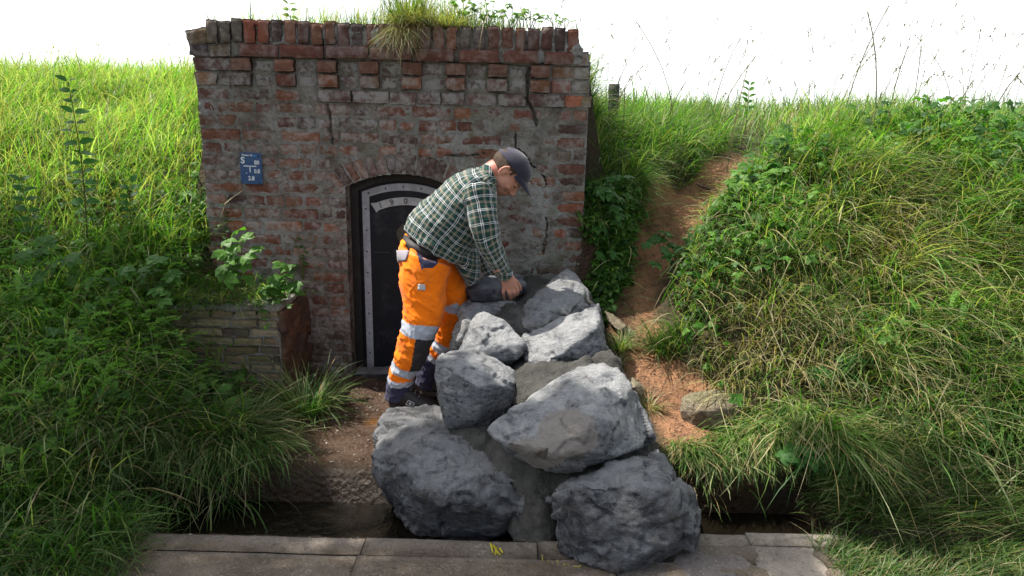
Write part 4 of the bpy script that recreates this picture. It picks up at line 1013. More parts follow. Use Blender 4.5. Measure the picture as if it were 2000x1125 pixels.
ts.pbr(ts.mix(ts.ramp(n1, [(.35, .15), (.6, 0)]), c, (.2, .07, .05)), .52, ts.bump(n1, .15, .001), spec=.4, Subsurface_Weight=.12, Subsurface_Scale=.008)
ts.t.nodes  # keep
person = mk('person', V, [F3, F4], ts.m, col=skin)
pl_ = np.array([PZ(795, 800, .0)[0], 3.5, .03]); co = np.empty(len(person.data.vertices)*3, np.float32); person.data.vertices.foreach_get('co', co); person.data.vertices.foreach_set('co', (co.reshape(-1, 3)-pl_.astype(np.float32)).ravel()); person.location = Vector(pl_)
tag(person, 'person in green plaid shirt, dark cap and orange work trousers bending over the boulders', 'person')

# -- shirt
S = [limb(tp, tr, 28, (0, 1, 0)), limb(pts_(NA), NAr, 20), limb(pts_(FA), FAr, 20)]
S.append(limb(pts_([(905, 395, 3.56), (925, 385, 3.45), (938, 380, 3.40)]), [(.14, .12), (.115, .11), (.085, .085)], 20, (1, 0, 0)))
S.append(limb(pts_([(905, 395, 3.56), (925, 385, 3.67), (938, 380, 3.73)]), [(.14, .12), (.115, .11), (.085, .085)], 20, (1, 0, 0)))
# front tail hanging away from the belly
S.append(limb(pts_([(895, 455, 3.58), (908, 490, 3.60), (918, 522, 3.62), (924, 545, 3.63)]), [(.09, .15), (.075, .15), (.055, .13), (.035, .11)], 20, (1, 0, 0)))
V, F3, F4 = union(S, .0055, 9, .5); N = vnormals(V, F3, F4)
rs_ = lambda a: resample(a, np.ones(len(a)), 6)[0]
Ls = [(rs_(tp), (0, -1, 0), .17), (rs_(pts_(NA)), (0, -1, 0), .062), (rs_(pts_(FA)), (0, -1, 0), .062)]
res = [axis_coords(V, a, r) for a, r, k in Ls]
sc2 = np.stack([res[0][2]/.17, res[1][2]/.066*.93, res[2][2]/.066*.93]); sc2[1] += 9*np.clip(-res[1][0]-.005, 0, 1)*10; sc2[2] += 9*np.clip(-res[2][0]-.005, 0, 1)*10; who = sc2.argmin(0)
U = np.zeros(len(V)); W = np.zeros(len(V))
for k, (a, r, rad) in enumerate(Ls):
    m = who == k; U[m] = (res[k][1]*rad)[m]; W[m] = res[k][0][m]
# folds: soft diagonal creases, stronger at the elbow and along the waist
q = np.stack([U*14, W*5+U*6, 0*U], -1)
f1 = 1-np.abs(fbm(V*np.array([9, 6, 9]), 3, 130))*3; f2 = fbm(np.stack([U*7, W*30, U*0], -1), 3, 131); f3 = 1-np.abs(fbm(np.stack([U*22+W*9, W*11, V[:, 1]*6], -1), 2, 132))*3
amp = np.where(who == 0, .0055, .0045)
V = V+N*(amp*np.clip(f1, -1, 1)+.0035*f2*(1+1.2*ss(.12, .0, W)*(who == 0))+.0035*np.clip(f3, -1, 1))[:, None]
def m_plaid():
    t = NT('plaid_flannel'); a = t.attr('uvp'); sx = t.n('ShaderNodeSeparateXYZ'); t.l(a.outputs['Vector'], sx.inputs[0])
    wv = t.noise(7, 2, .5, out='Color'); 
    sw = t.n('ShaderNodeSeparateColor'); t.l(wv, sw.inputs[0])
    def stripe(v, wob):
        v = t.math('ADD', v, t.math('MULTIPLY', t.math('SUBTRACT', wob, .5), .018))
        f = t.math('FRACT', t.math('DIVIDE', v, .060))
        return t.ramp(f, [(0, (.66, .70, .68)), (.06, (.005, .007, .018)), (.13, (.66, .70, .68)), (.19, (.005, .007, .018)), (.30, (.006, .050, .038)), (.48, (.27, .23, .17)), (.64, (.02, .055, .042)), (.74, (.006, .060, .046)), (.88, (.005, .007, .018))], 'CONSTANT')
    c1 = stripe(sx.outputs[0], sw.outputs[0]); c2 = stripe(sx.outputs[1], sw.outputs[1])
    c = t.mix(.5, c1, c2); n = t.noise(300, 2, .6)
    c = t.mix(t.ramp(n, [(.3, .25), (.6, 0)]), c, (.01, .015, .015))
    t.pbr(c, .9, t.bump(n, .3, .002), spec=.2, Sheen_Weight=.2); return t.m
shirt = mk('shirt', V, [F3, F4], m_plaid(), person, attrs={'uvp': np.stack([U, W, 0*U], 1)})
# collar
cl = []
V, F, F3c = tube(np.array([P(950, 352, 3.56), P(956, 347, 3.56), P(962, 342, 3.56), P(966, 340, 3.56)]), [(.083, .083), (.078, .074), (.074, .070), (.072, .068)], 28, False, (0, 1, 0))
V2, F2, _ = tube(np.array([P(950, 352, 3.56), P(956, 347, 3.56), P(962, 342, 3.56), P(966, 340, 3.56)]), [(.079, .079), (.074, .070), (.070, .066), (.068, .064)], 28, False, (0, 1, 0))
n_ = len(V); mk('collar', np.vstack([V, V2]), np.vstack([F, F2[:, ::-1]+n_, np.array([[3*28+i, 3*28+(i+1) % 28, n_+3*28+(i+1) % 28, n_+3*28+i] for i in range(28)])]), shirt.data.materials[0], shirt, attrs={'uvp': np.vstack([V, V2])[:, [0, 2, 1]]*.9})
# unbuttoned cuffs
for a, b, r in ((P(976, 519, 3.43), P(988, 538, 3.468), .040), (P(962, 532, 3.835), P(972, 546, 3.82), .045)):
    V, F, _ = tube(np.linspace(a, b, 5), [r*1.02, r*1.04, r*1.0, r*1.03, r*1.05], 20, False, (1, 0, 0)); V2, F2, _ = tube(np.linspace(a, b, 5), np.array([1, 1, 1, 1, 1])*r*.93, 20, False, (1, 0, 0))
    V += fbm(V*25, 2, 7)[:, None]*.006; n_ = len(V)
    mk('cuff', np.vstack([V, V2]), np.vstack([F, F2[:, ::-1]+n_, np.array([[80+i, 80+(i+1) % 20, n_+80+(i+1) % 20, n_+80+i] for i in range(20)])]), shirt.data.materials[0], shirt, attrs={'uvp': np.vstack([V, V2])[:, [0, 2, 1]]})

# -- trousers
S = [limb(pts_(nleg), nlr, 24), limb(pts_(fleg), flr, 24),
     limb(pts_([(832, 484, 3.56), (828, 496, 3.56), (832, 515, 3.56), (838, 540, 3.56)]), [(.168, .128), (.178, .135), (.175, .13), (.15, .115)], 28, (0, 1, 0)),
     limb(pts_([(856, 507, 3.56), (868, 520, 3.56)]), [(.06, .14), (.05, .12)], 16, (1, 0, 0))]
V, F3, F4 = union(S, .0055, 6, .5); N = vnormals(V, F3, F4)
nA, nB, nD = axis_coords(V, pts_(nleg), (1, 0, 0)); fA, fB, fD = axis_coords(V, pts_(fleg), (1, 0, 0))
near = nD < fD
Sx = np.where(near, nA, fA); An = np.where(near, nB, fB)
lw_ = V[:, 2]
f1 = 1-np.abs(fbm(np.stack([V[:, 0]*7, V[:, 1]*7, V[:, 2]*15+V[:, 0]*9], -1), 3, 140))*3.2; f2 = fbm(np.stack([An*1.2, Sx*26, V[:, 1]*0], -1), 3, 141); f4 = np.clip(1-np.abs(fbm(np.stack([An*1.6+Sx*6, Sx*13-An*.8, V[:, 1]*0], -1), 2, 143))*6, 0, 1)
shin = ss(.35, .5, Sx)
V = V+N*(.006*np.clip(f1, -1, 1)+.007*f2*(.5+.8*shin)+.0035*f4)[:, None]
def along(l, px, py):  # arc length on the leg axis of a photo point
    d = l[3][2]; s, _, _ = axis_coords(np.array([P(px, py, d)]), pts_(l), (1, 0, 0)); return s[0]
OR = np.array([1.0, .215, .008]); NV = np.array([.045, .045, .085]); RF = np.array([.46, .48, .54]); KN = np.array([.045, .04, .045])
OR2 = np.array([1.0, .36, .12])
V_px, V_py, _ = proj(V)
fc = V[np.vstack([np.c_[F3, F3[:, 2:3]], F4])].mean(1) if len(F3) else V[F4].mean(1)
def poly_in(px, py, poly):
    ins = np.zeros(len(px), bool); j = len(poly)-1
    for i in range(len(poly)):
        xi, yi = poly[i]; xj, yj = poly[j]
        c = ((yi > py) != (yj > py)) & (px < (xj-xi)*(py-yi)/(yj-yi+1e-9)+xi); ins ^= c; j = i
    return ins
def classify(C):
    a, an, dn = axis_coords(C, pts_(nleg), (1, 0, 0)); b, bn, dfr = axis_coords(C, pts_(fleg), (1, 0, 0)); nr = dn < dfr
    px, py, _ = proj(C); k = np.zeros(len(C), int)
    s1, s2, s3, s4, s5, s6 = [along(nleg, x, y) for x, y in ((820, 630), (817, 651), (793, 712), (788, 730), (785, 740), (784, 754))]
    wv = .006*np.sin(an*2)
    a2 = a+wv
    pad = (a2 > s2) & (a2 < s3+.02) & (np.abs(np.arctan2(np.sin(an-.12), np.cos(an-.12))) < 1.42-.25*ss(s2, s3, a2))
    kk = np.zeros(len(C), int); kk[pad] = 3; kk[(a2 > s1) & (a2 < s2)] = 2; kk[(a2 > s3) & (a2 < s4)] = 2; kk[(a2 > s5) & (a2 < s6)] = 2; kk[a2 >= s6] = 1
    t1, t2, t3, t4, t5, t6 = [along(fleg, x, y) for x, y in ((887, 588), (885, 606), (866, 664), (857, 681), (848, 692), (845, 704))]
    b2 = b-.01*np.cos(bn)
    pad = (b2 > t2) & (b2 < t3+.03) & (np.abs(np.arctan2(np.sin(bn), np.cos(bn))) < .95)
    k2 = np.zeros(len(C), int); k2[pad] = 3; k2[(b2 > t1) & (b2 < t2)] = 2; k2[(b2 > t3) & (b2 < t4)] = 2; k2[(b2 > t5) & (b2 < t6)] = 2; k2[b2 >= t6] = 1
    k = np.where(nr, kk, k2)
    up = C[:, 1] < 3.56
    pk = poly_in(px, py, [(810, 470), (812, 488), (823, 525), (845, 524), (856, 514), (854, 500), (844, 492), (838, 478)]) & up; k[pk] = 1
    top = C[:, 2] > 1.6-10
    yoke = poly_in(px, py, [(760, 476), (812, 492), (812, 500), (760, 490)]) & up; k[yoke & (k == 0)] = 4
    wbd = poly_in(px, py, [(760, 450), (840, 476), (834, 486), (760, 477)]); k[wbd & (k == 0)] = 5
    drk = (py < 505) & (px > 856-0*px) & (k == 0); k[drk] = 1
    return k
F34 = [F3, F4]; km = np.concatenate([classify(V[f].mean(1)) if len(f) else np.zeros(0, int) for f in F34])
def m_cloth(name, col, rough=.85, dirt=.0, spec=.2, sheen=.1, metal=0):
    t = NT(name); n = t.noise(260, 2, .6); n1 = t.noise(10, 5, .65); c = t.mix(t.ramp(n, [(.3, .15), (.6, 0)]), col, tuple(x*.4 for x in col))
    if dirt: c = t.mix(t.ramp(n1, [(.5, 0), (.72, dirt)]), c, (.10, .06, .03))
    t.pbr(c, rough, t.bump(n, .25, .0015), spec=spec, metal=metal, Sheen_Weight=sheen); return t.m
navy = m_cloth('navy_cloth', (.035, .035, .075), dirt=.15); orange = m_cloth('orange_cloth', (1.0, .205, .002), dirt=.45)
refl = m_cloth('reflective_tape', (.42, .45, .52), .45, dirt=.2, spec=.5, sheen=0); kn = m_cloth('knee_pad_cloth', (.035, .032, .036), dirt=.5)
or2 = m_cloth('faded_orange_cloth', (.95, .27, .06)); or3 = m_cloth('waistband_orange', (.98, .27, .01))
tro = mk('trousers', V, F34, None, person, mats=[orange, navy, refl, kn, or2, or3], fmat=km)
# belt, belt loops, pocket flap, pocket label
bp = pts_([(836, 472, 3.56), (831, 488, 3.56)]); bp = bp+(np.array([0, 0, 0]))
V, F, F3b = tube(bp, [(.158, .130), (.166, .134)], 32, True, (0, 1, 0)); b = mk('belt', V, [F, F3b], m_attr('belt_leather', .6, 60, .4, .3), person, col=np.full((len(V), 3), (.035, .03, .03)))
def patch(name, quad, mat, off=.006, bulge=.004, parent=tro, n=6):
    A, B_, C_, D_ = [np.array(q, float) for q in quad]; VV = []
    # drop the patch on to the near surface of the trousers
    tv = np.empty(len(tro.data.vertices)*3, np.float32); tro.data.vertices.foreach_get('co', tv); tv = tv.reshape(-1, 3)+np.array(parent_world(tro)); x, y, _ = proj(tv)
    sel = tv[:, 1] < 3.56; tv = tv[sel]; x = x[sel]; y = y[sel]
    for i in range(n):
        for j in range(n):
            u, v = i/(n-1), j/(n-1); p = (A*(1-u)+B_*u)*(1-v)+(D_*(1-u)+C_*u)*v
            dd = (x-p[0])**2+(y-p[1])**2; kk = np.argsort(dd)[:6]; d = tv[kk, 1].min()
            VV.append(P(p[0], p[1], d-off-bulge*math.sin(PI*u)*math.sin(PI*v)))
    VV = np.array(VV); g = grid_faces(n, n); V2 = VV+np.array([0, .005, 0]); i = np.arange(n*n).reshape(n, n); ring = np.concatenate([i[:, 0], i[-1, 1:], i[::-1, -1][1:], i[0, ::-1][1:-1]]); m = len(ring); a = np.arange(m)
    side = np.stack([ring, ring[(a+1) % m], ring[(a+1) % m]+n*n, ring+n*n], 1)
    return mk(name, np.vstack([VV, V2]), np.vstack([g, g[:, ::-1]+n*n, side]), mat, parent)
greyc = m_cloth('grey_cloth', (.30, .27, .31), dirt=.3)
patch('pocket_flap', [(774, 489), (799, 489), (793, 509), (776, 513)], greyc, .006, .006)
patch('belt_loop', [(791, 456), (797, 459), (792, 481), (786, 478)], or3, .012, .002, n=4)
patch('belt_loop', [(824, 470), (832, 471), (828, 490), (821, 489)], or3, .012, .002, n=4)
patch('pocket_label', [(817, 555), (830, 556), (831, 568), (815, 566)], m_cloth('label_cloth', (.5, .5, .5)), .004, .001, n=4)
# -- shoes
def shoe(hx, tx, z0, name='shoe', detail=True):
    h = np.array([*hx, z0]); t_ = np.array([*tx, z0]); d = (t_-h); L = np.linalg.norm(d); d /= L; s = np.array([-d[1], d[0], 0]); up = np.array([0, 0, 1.0])
    prof = [(-.0, .026, .030, .06), (.03, .036, .037, .085), (.08, .042, .036, .105), (.12, .046, .038, .10), (.17, .037, .044, .072), (.22, .032, .049, .052), (.27, .027, .044, .042), (.30, .018, .026, .026)]
    VV = []; n = 18
    for (x, zc, wd, ht) in prof:
        for a in np.linspace(0, 2*PI, n, endpoint=False):
            zz = max(.018, zc+ht*.55*math.sin(a)+.012) if math.sin(a) < 0 else zc+ht*.62*math.sin(a)+.012
            VV.append(h+d*x*L/.30+s*wd*math.cos(a)+up*zz)
    VV = np.array(VV); V, F3, F4 = evalmesh(np.vstack([VV, VV[:n].mean(0)[None], VV[-n:].mean(0)[None]]), [list(map(int, f)) for f in grid_faces(len(prof), n, True)]+[[len(VV), (i+1) % n, i] for i in range(n)]+[[len(VV)+1, len(VV)-n+i, len(VV)-n+(i+1) % n] for i in range(n)], [('SUBSURF', dict(levels=2, render_levels=2))])
    sh = mk(name, V, [F3, F4], m_attr('shoe_leather', .55, 40, .4, .4), person, col=np.full((len(V), 3), (.03, .026, .026)))
    o = []
    for a in np.linspace(0, 2*PI, 28, endpoint=False):
        x = .152-.158*math.cos(a); wv = (.044 if x > .12 else .038)*math.sin(a)*1.12*(1 if x < .24 else .95); o.append((x, wv))
    VV = np.array([h+d*x*L/.30+s*w_+up*z for z in (0.0, .022) for x, w_ in o]); VV[:, 2] += .0
    mk('sole', VV, [grid_faces(2, 28, True), np.array([list(range(28, 56)), list(range(28))[::-1]])], m_attr('sole_rubber', .7, 60, .3, .3), sh, col=np.full((56, 3), (.05, .045, .04)), smooth=False)
    if detail:
        mb = MB(); c = h+d*.13-s*.0; 
        def q(x, z): return h+d*x-s*(-1 if s[1] < 0 else 1)*(.0455)+up*z
        for a, b in (((.115, .045), (.15, .035)), ((.15, .035), (.165, .058)), ((.165, .058), (.13, .070)), ((.13, .070), (.115, .045))): add_tube(mb, [q(*a), q(*b)], .0022, 5, (.5, .5, .5))
        for k in range(5):
            a = k*2*PI*2/5+.3; b = (k+1)*2*PI*2/5+.3; add_tube(mb, [q(.140+.009*math.cos(a), .052+.009*math.sin(a)), q(.140+.009*math.cos(b), .052+.009*math.sin(b))], .0017, 5, (.5, .5, .5))
        mb.build('emblem', m_attr('emblem_print', .6, 60, .1, .1), sh)
    mb = MB()
    for k in range(4):
        x = .135+.022*k; z = .125-.019*k; add_tube(mb, [h+d*x+s*.026+up*(z-.006), h+d*x+up*(z+.008), h+d*x-s*.026+up*(z-.006)], .0028, 6, (.10, .10, .10))
    mb.build('laces', m_attr('lace', .8, 60, .1, .1), sh)
    return sh
a = PZ(762, 792, .03); b = PZ(836, 803, .03); shoe(a[:2], a[:2]+(b-a)[:2]/np.linalg.norm((b-a)[:2])*.285, .028)
a = PZ(822, 768, .0); b = PZ(880, 772, .0); shoe(a[:2], a[:2]+(b-a)[:2]/np.linalg.norm((b-a)[:2])*.285, .005, detail=False)
# -- hair and cap
V, F3, F4 = evalmesh(*(lambda e: (e[0], [list(map(int, f)) for f in e[2]]))(ell(H(-.014, 0, .022), (.1015, .0805, .080), HM, 5)), [])
lc = (V-HC)@HM.T; keep = ((lc[:, 2] < .05) | ((lc[:, 0] < -.055) & (lc[:, 2] < .075))) & (lc[:, 0] < -.018+.9*np.clip(lc[:, 2], 0, .05)) & (lc[:, 2] > -.055-.3*(lc[:, 0]+.1)) | ((np.abs(lc[:, 0]-.022) < .010) & (lc[:, 2] > .008) & (lc[:, 2] < .06))
Fk = F3[keep[F3].all(1)]; N = vnormals(V, F3, F4); V = V+N*(fbm(V*160, 2, 150)*.003)[:, None]
mk('hair', V, [Fk], m_attr('short_brown_hair', .7, 260, .6, .8), person, col=np.full((len(V), 3), (.085, .05, .03)))
cap_m = m_cloth('cap_cloth', (.026, .024, .042), .8, sheen=.3)
VV = []; n, k = 40, 16
for j in range(k):
    th = (j/(k-1))*PI*.5
    for a in np.linspace(0, 2*PI, n, endpoint=False):
        fx, sy, uz = math.cos(a)*math.cos(PI/2-th)*.110, math.sin(a)*math.cos(PI/2-th)*.087, math.sin(PI/2-th)*.088
        drop = .024*math.cos(a)*math.sin(PI/2-th) if False else .020*math.cos(a)*math.sin(th)**2
        sm_ = 1+.012*math.cos(6*a)*math.sin(th)*math.cos(th)*2
        VV.append(H(-.010+fx*sm_, sy*sm_, .040+uz*1.0+drop))
VV = np.array(VV); mbk = grid_faces(k, n, True)
# opening above the back strap
cenl = (VV[mbk].mean(1)-HC)@HM.T; mbk = mbk[~((cenl[:, 0] < -.085) & (cenl[:, 2] < .062) & (cenl[:, 2] > .042) & (np.abs(cenl[:, 1]) < .045))]
V, F3, F4 = evalmesh(VV+0, [list(map(int, f)) for f in mbk], [('SOLIDIFY', dict(thickness=.003)), ('SUBSURF', dict(levels=1, render_levels=1))])
cap = mk('cap', V+fbm(V*30, 2, 160)[:, None]*.002, [F3, F4], cap_m, person)
VV = []; nb_ = 16
for i, t in enumerate(np.linspace(0, 1, 8)):
    for s in np.linspace(-1, 1, nb_):
        a = s*1.12; r0f, r0s = .108, .086; f0 = -.010+r0f*math.cos(a); s0_ = r0s*math.sin(a)
        ext = .072*math.cos(s*PI/2*.98)**.7 if abs(s) < 1 else 0
        VV.append(H(f0+ext*t, s0_*(1-.06*t), .066-.012*t*t-.024*(s**2)*(.4+t)))
V, F3, F4 = evalmesh(np.array(VV), [list(map(int, f)) for f in grid_faces(8, nb_)], [('SOLIDIFY', dict(thickness=.004)), ('SUBSURF', dict(levels=1, render_levels=1))])
mk('brim', V, [F3, F4], cap_m, cap)
mb = MB(); e = ell(H(-.010, 0, .129), (.008, .008, .005), HM, 2); mb.add(e[0], e[2], (.04, .04, .06)); mb.build('button', cap_m, cap)
# ---------------------------------------------------------------- vegetation
def blades(root, az, lean, curl, L, w, col, segs=5, tipcol=None, taper=True):
    n = len(root); t = np.linspace(0, 1, segs+1)
    th = lean[:, None]+curl[:, None]*t[None]                # angle from vertical along the blade
    hx, hy = np.cos(az), np.sin(az)
    side_b = rng.normal(0, .35, n)                          # sideways swing
    dz = np.cos(th); dh = np.sin(th)
    step = (L/segs)[:, None]
    cz = np.concatenate([np.zeros((n, 1)), np.cumsum((dz[:, :-1]+dz[:, 1:])/2*step, 1)], 1)
    chh = np.concatenate([np.zeros((n, 1)), np.cumsum((dh[:, :-1]+dh[:, 1:])/2*step, 1)], 1)
    sb = (side_b*L)[:, None]*t[None]**2*.5
    X = root[:, 0:1]+chh*hx[:, None]-sb*hy[:, None]; Y = root[:, 1:2]+chh*hy[:, None]+sb*hx[:, None]; Z = root[:, 2:3]+cz
    C = np.stack([X, Y, Z], -1)
    tw = rng.uniform(0, 2*PI, n); sx = -hy*np.cos(tw*.15)+hx*.3*np.sin(tw); sy = hx*np.cos(tw*.15)+hy*.3*np.sin(tw); sz = .35*np.sin(tw)
    S = np.stack([sx, sy, sz], -1); S /= np.linalg.norm(S, axis=1)[:, None]
    w = w*np.where(rng.random(n) < .16, 1.9, 1.0)
    prof = np.array([.7, 1, .95, .75, .45, .06]) if segs == 5 else np.interp(t, [0, .2, .6, 1], [.7, 1, .8, .06])
    if not taper: prof = prof*0+.8
    off = S[:, None]*(w[:, None]*prof[None]/2)[..., None]
    V = np.stack([C-off, C+off], 2)                         # n,segs+1,2,3
    k = (segs+1)*2; base = (np.arange(n)*k)[:, None, None]
    j = np.arange(segs)[None, :, None]*2
    F = np.concatenate([base+j, base+j+1, base+j+3, base+j+2], 2).reshape(-1, 4)
    cc = np.repeat(col[:, None], segs+1, 1)*np.interp(t, [0, .35, 1], [.6, .95, 1.1])[None, :, None] if False else np.repeat(col[:, None], segs+1, 1)
    cc = cc*(1+.55*fbm(root*np.array([3.2, 3.2, 0]), 3, 210)+.3*fbm(root*np.array([11, 11, 0]), 2, 211))[:, None, None]
    if tipcol is not None: cc = cc+(tipcol[:, None]-cc)*(t**3)[None, :, None]
    cc = np.repeat(cc[:, :, None], 2, 2)
    return V.reshape(-1, 3), F, cc.reshape(-1, 3), C
LT_V = np.array([[0, 0, 0], [.22, 0, .03], [.5, 0, .045], [.78, 0, .02], [1, 0, -.05],
                 [.10, .20, .0], [.32, .34, .01], [.58, .30, -.01], [.82, .15, -.03], [.10, -.20, .0], [.32, -.34, .01], [.58, -.30, -.01], [.82, -.15, -.03]])
LT_F = np.array([[0, 1, 5, 5], [1, 6, 5, 5], [1, 2, 7, 6], [2, 3, 8, 7], [3, 4, 8, 8], [0, 9, 1, 1], [1, 9, 10, 10], [1, 10, 11, 2], [2, 11, 12, 3], [3, 12, 4, 4]])
LT_T = np.array([f[:3] for f in LT_F]+[[f[0], f[2], f[3]] for f in LT_F if f[2] != f[3]])
def leaves(pos, d, up, size, col, width=1.0, droop=.0):
    """pos (n,3) base, d direction, up leaf normal, size (n,)"""
    d = d/(np.linalg.norm(d, axis=1)[:, None]+1e-9); s = np.cross(up, d); s /= np.linalg.norm(s, axis=1)[:, None]+1e-9; u = np.cross(d, s)
    T = LT_V.copy(); n = len(pos)
    wd = np.broadcast_to(np.asarray(width, float), (n,))
    zc = T[None, :, 2]-np.broadcast_to(np.asarray(droop, float), (n,))[:, None]*T[None, :, 0]**2 + np.abs(T[None, :, 1])*.25
    V = pos[:, None]+size[:, None, None]*(T[None, :, 0, None]*d[:, None]+(T[None, :, 1]*wd[:, None])[..., None]*s[:, None]+zc[..., None]*u[:, None])
    F = (LT_T[None]+(np.arange(n)*len(T))[:, None, None]).reshape(-1, 3)
    return V.reshape(-1, 3), F, np.repeat(col, len(T), 0)
def rdir(n, zlo=-.3, zhi=.6):
    a = rng.uniform(0, 2*PI, n); z = rng.uniform(zlo, zhi, n); r = np.sqrt(1-z*z); return np.stack([r*np.cos(a), r*np.sin(a), z], 1)
def upn(n, k=.35):
    v = np.stack([rng.normal(0, k, n), rng.normal(0, k, n), np.ones(n)], 1); return v/np.linalg.norm(v, axis=1)[:, None]
PALG = np.array([[.090, .18, .036], [.055, .13, .025], [.13, .21, .05], [.030, .085, .018], [.27, .29, .14]])
DRY = np.array([[.36, .29, .15], [.30, .22, .10], [.42, .36, .22]])
def gcol(n, dry=.08, pal=PALG, wts=None, sh=1.0):
    c = pal[rng.choice(len(pal), n, p=wts)]*rng.uniform(.75, 1.25, (n, 1))*sh
    m = rng.random(n) < dry; c[m] = DRY[rng.integers(len(DRY), size=m.sum())]*rng.uniform(.7, 1.1, (m.sum(), 1)); return c
def visible(p, m=270):
    x, y, dz = proj(p); return (x > -m*1.6) & (x < 2000+m*1.6) & (y > -m) & (y < 1125+m*2)
def scatter(n, x0, x1, y0, y1, dens=None, clump=None):
    x = rng.uniform(x0, x1, n); y = rng.uniform(y0, y1, n)
    keep = np.ones(n, bool)
    if dens is not None: keep &= rng.random(n) < dens(x, y)
    x, y = x[keep], y[keep]; p = np.stack([x, y, height(x, y)-.005], 1)
    return p[visible(p+np.array([0, 0, .1]))]
def n2(x, y, f, s=0): return fbm(np.stack([x*f, y*f, 0*x], -1), 3, 200+s)
def stuff(name, parts, mat, label, cat):
    Vs = []; Fs = {3: [], 4: []}; Cs = []; n = 0
    for V, F, C in parts:
        Vs.append(V); Fs[F.shape[1]].append(F+n); Cs.append(C); n += len(V)
    F = [np.concatenate(f) for f in Fs.values() if f]
    return tag(mk(name, np.concatenate(Vs), F, mat, col=np.concatenate(Cs)), label, cat, kind='stuff')
WALLX0, WALLX1 = XL-.03, XR+.03
def nogo(x, y):       # footprint of the wall, the ditch, paving, soil and path
    a = (x > WALLX0) & (x < WALLX1) & (y > WY-.05) & (y < WY+.42)
    b = plat_mask(x, y) > .35
    c = (x > -1.45) & (x < 1.22) & (y < 2.4)
    dch = (x > -1.6) & (x < 1.32) & (y > 2.3) & (y < 2.76)
    e = (x > -1.95) & (x < x1+.01) & (y > 3.58) & (y < WY)
    return a | b | c | dch | e

# 1 far and lit grass of the left slope
def dl(x, y):
    d = np.where(nogo(x, y), 0, 1.0)*ss(-1.25, -1.4, x)*np.where((x > -1.85) & (y > 3.05) & (y < 3.6), .22, 1); return d*(.75+.25*n2(x, y, 3))
parts = []
p = scatter(76000, -7.2, -1.2, 4.0, 9.2, dl); n = len(p); pd = p[:, 1]
az = rng.normal(-.2, .9, n); 
V, F, C, _ = blades(p, az, rng.uniform(.05, .8, n), rng.uniform(.4, 2.0, n), rng.uniform(.18, .45, n)*(1+.5*n2(p[:, 0], p[:, 1], 1.5, 2)), rng.uniform(.003, .0065, n)*np.interp(pd, [4, 9], [1, 1.6]),
                    gcol(n, .24, wts=[.22, .1, .3, .03, .35], sh=1.15)); parts.append((V, F, C))
stuff('slope_grass', parts, MAT['grass'], 'sunlit pale green long grass on the slope left of the brick wall', 'grass')
# 2 dark rank grass on the lower left bank
parts = []
p = scatter(54000, -4.6, -1.15, 2.0, 4.15, dl); n = len(p)
az = rng.normal(-.6, 1.0, n)
V, F, C, _ = blades(p, az, rng.uniform(.1, .8, n), rng.uniform(.5, 2.2, n), rng.uniform(.12, .36, n), rng.uniform(.0025, .006, n), gcol(n, .05, wts=[.3, .3, .1, .25, .05], sh=.9)); parts.append((V, F, C))
p = scatter(11000, -4.6, -1.6, 2.4, 4.1, dl); n = len(p)
V, F, C, _ = blades(p, rng.normal(-.8, .8, n), rng.uniform(.1, .6, n), rng.uniform(.7, 2.3, n), rng.uniform(.3, .6, n), rng.uniform(.003, .006, n), gcol(n, .12, wts=[.3, .1, .3, .1, .2], sh=1.1)); parts.append((V, F, C))
n = 2600; x = rng.uniform(x0, x1, n); y = rng.uniform(3.58, 4.06, n); k = rng.random(n) < .25+.75*ss(-1.35, -1.7, x); x, y = x[k], y[k]; n = len(x); p = np.stack([x, y, np.full(n, zt+.015)], 1)
V, F, C, _ = blades(p, rng.normal(-PI/2, 1.0, n), rng.uniform(.2, 1.1, n), rng.uniform(.7, 2.0, n), rng.uniform(.06, .24, n), rng.uniform(.0025, .005, n), gcol(n, .12)); parts.append((V, F, C))
# fringe hanging into the ditch from the left bank
n = 5500; x = rng.uniform(-2.6, -1.0, n); x = x[(rng.random(n) < ss(-1.0, -1.35, x))]; n = len(x); y = rng.uniform(2.68, 3.05, n); p = np.stack([x, y, height(x, y)], 1)
V, F, C, _ = blades(p, rng.normal(-PI/2+.5, .6, n), rng.uniform(.3, 1.0, n), rng.uniform(.8, 2.1, n), rng.uniform(.18, .42, n), rng.uniform(.0025, .0055, n), gcol(n, .12)); parts.append((V, F, C))
stuff('bank_grass', parts, MAT['grass'], 'dark tangled grass on the shaded bank at lower left', 'grass')
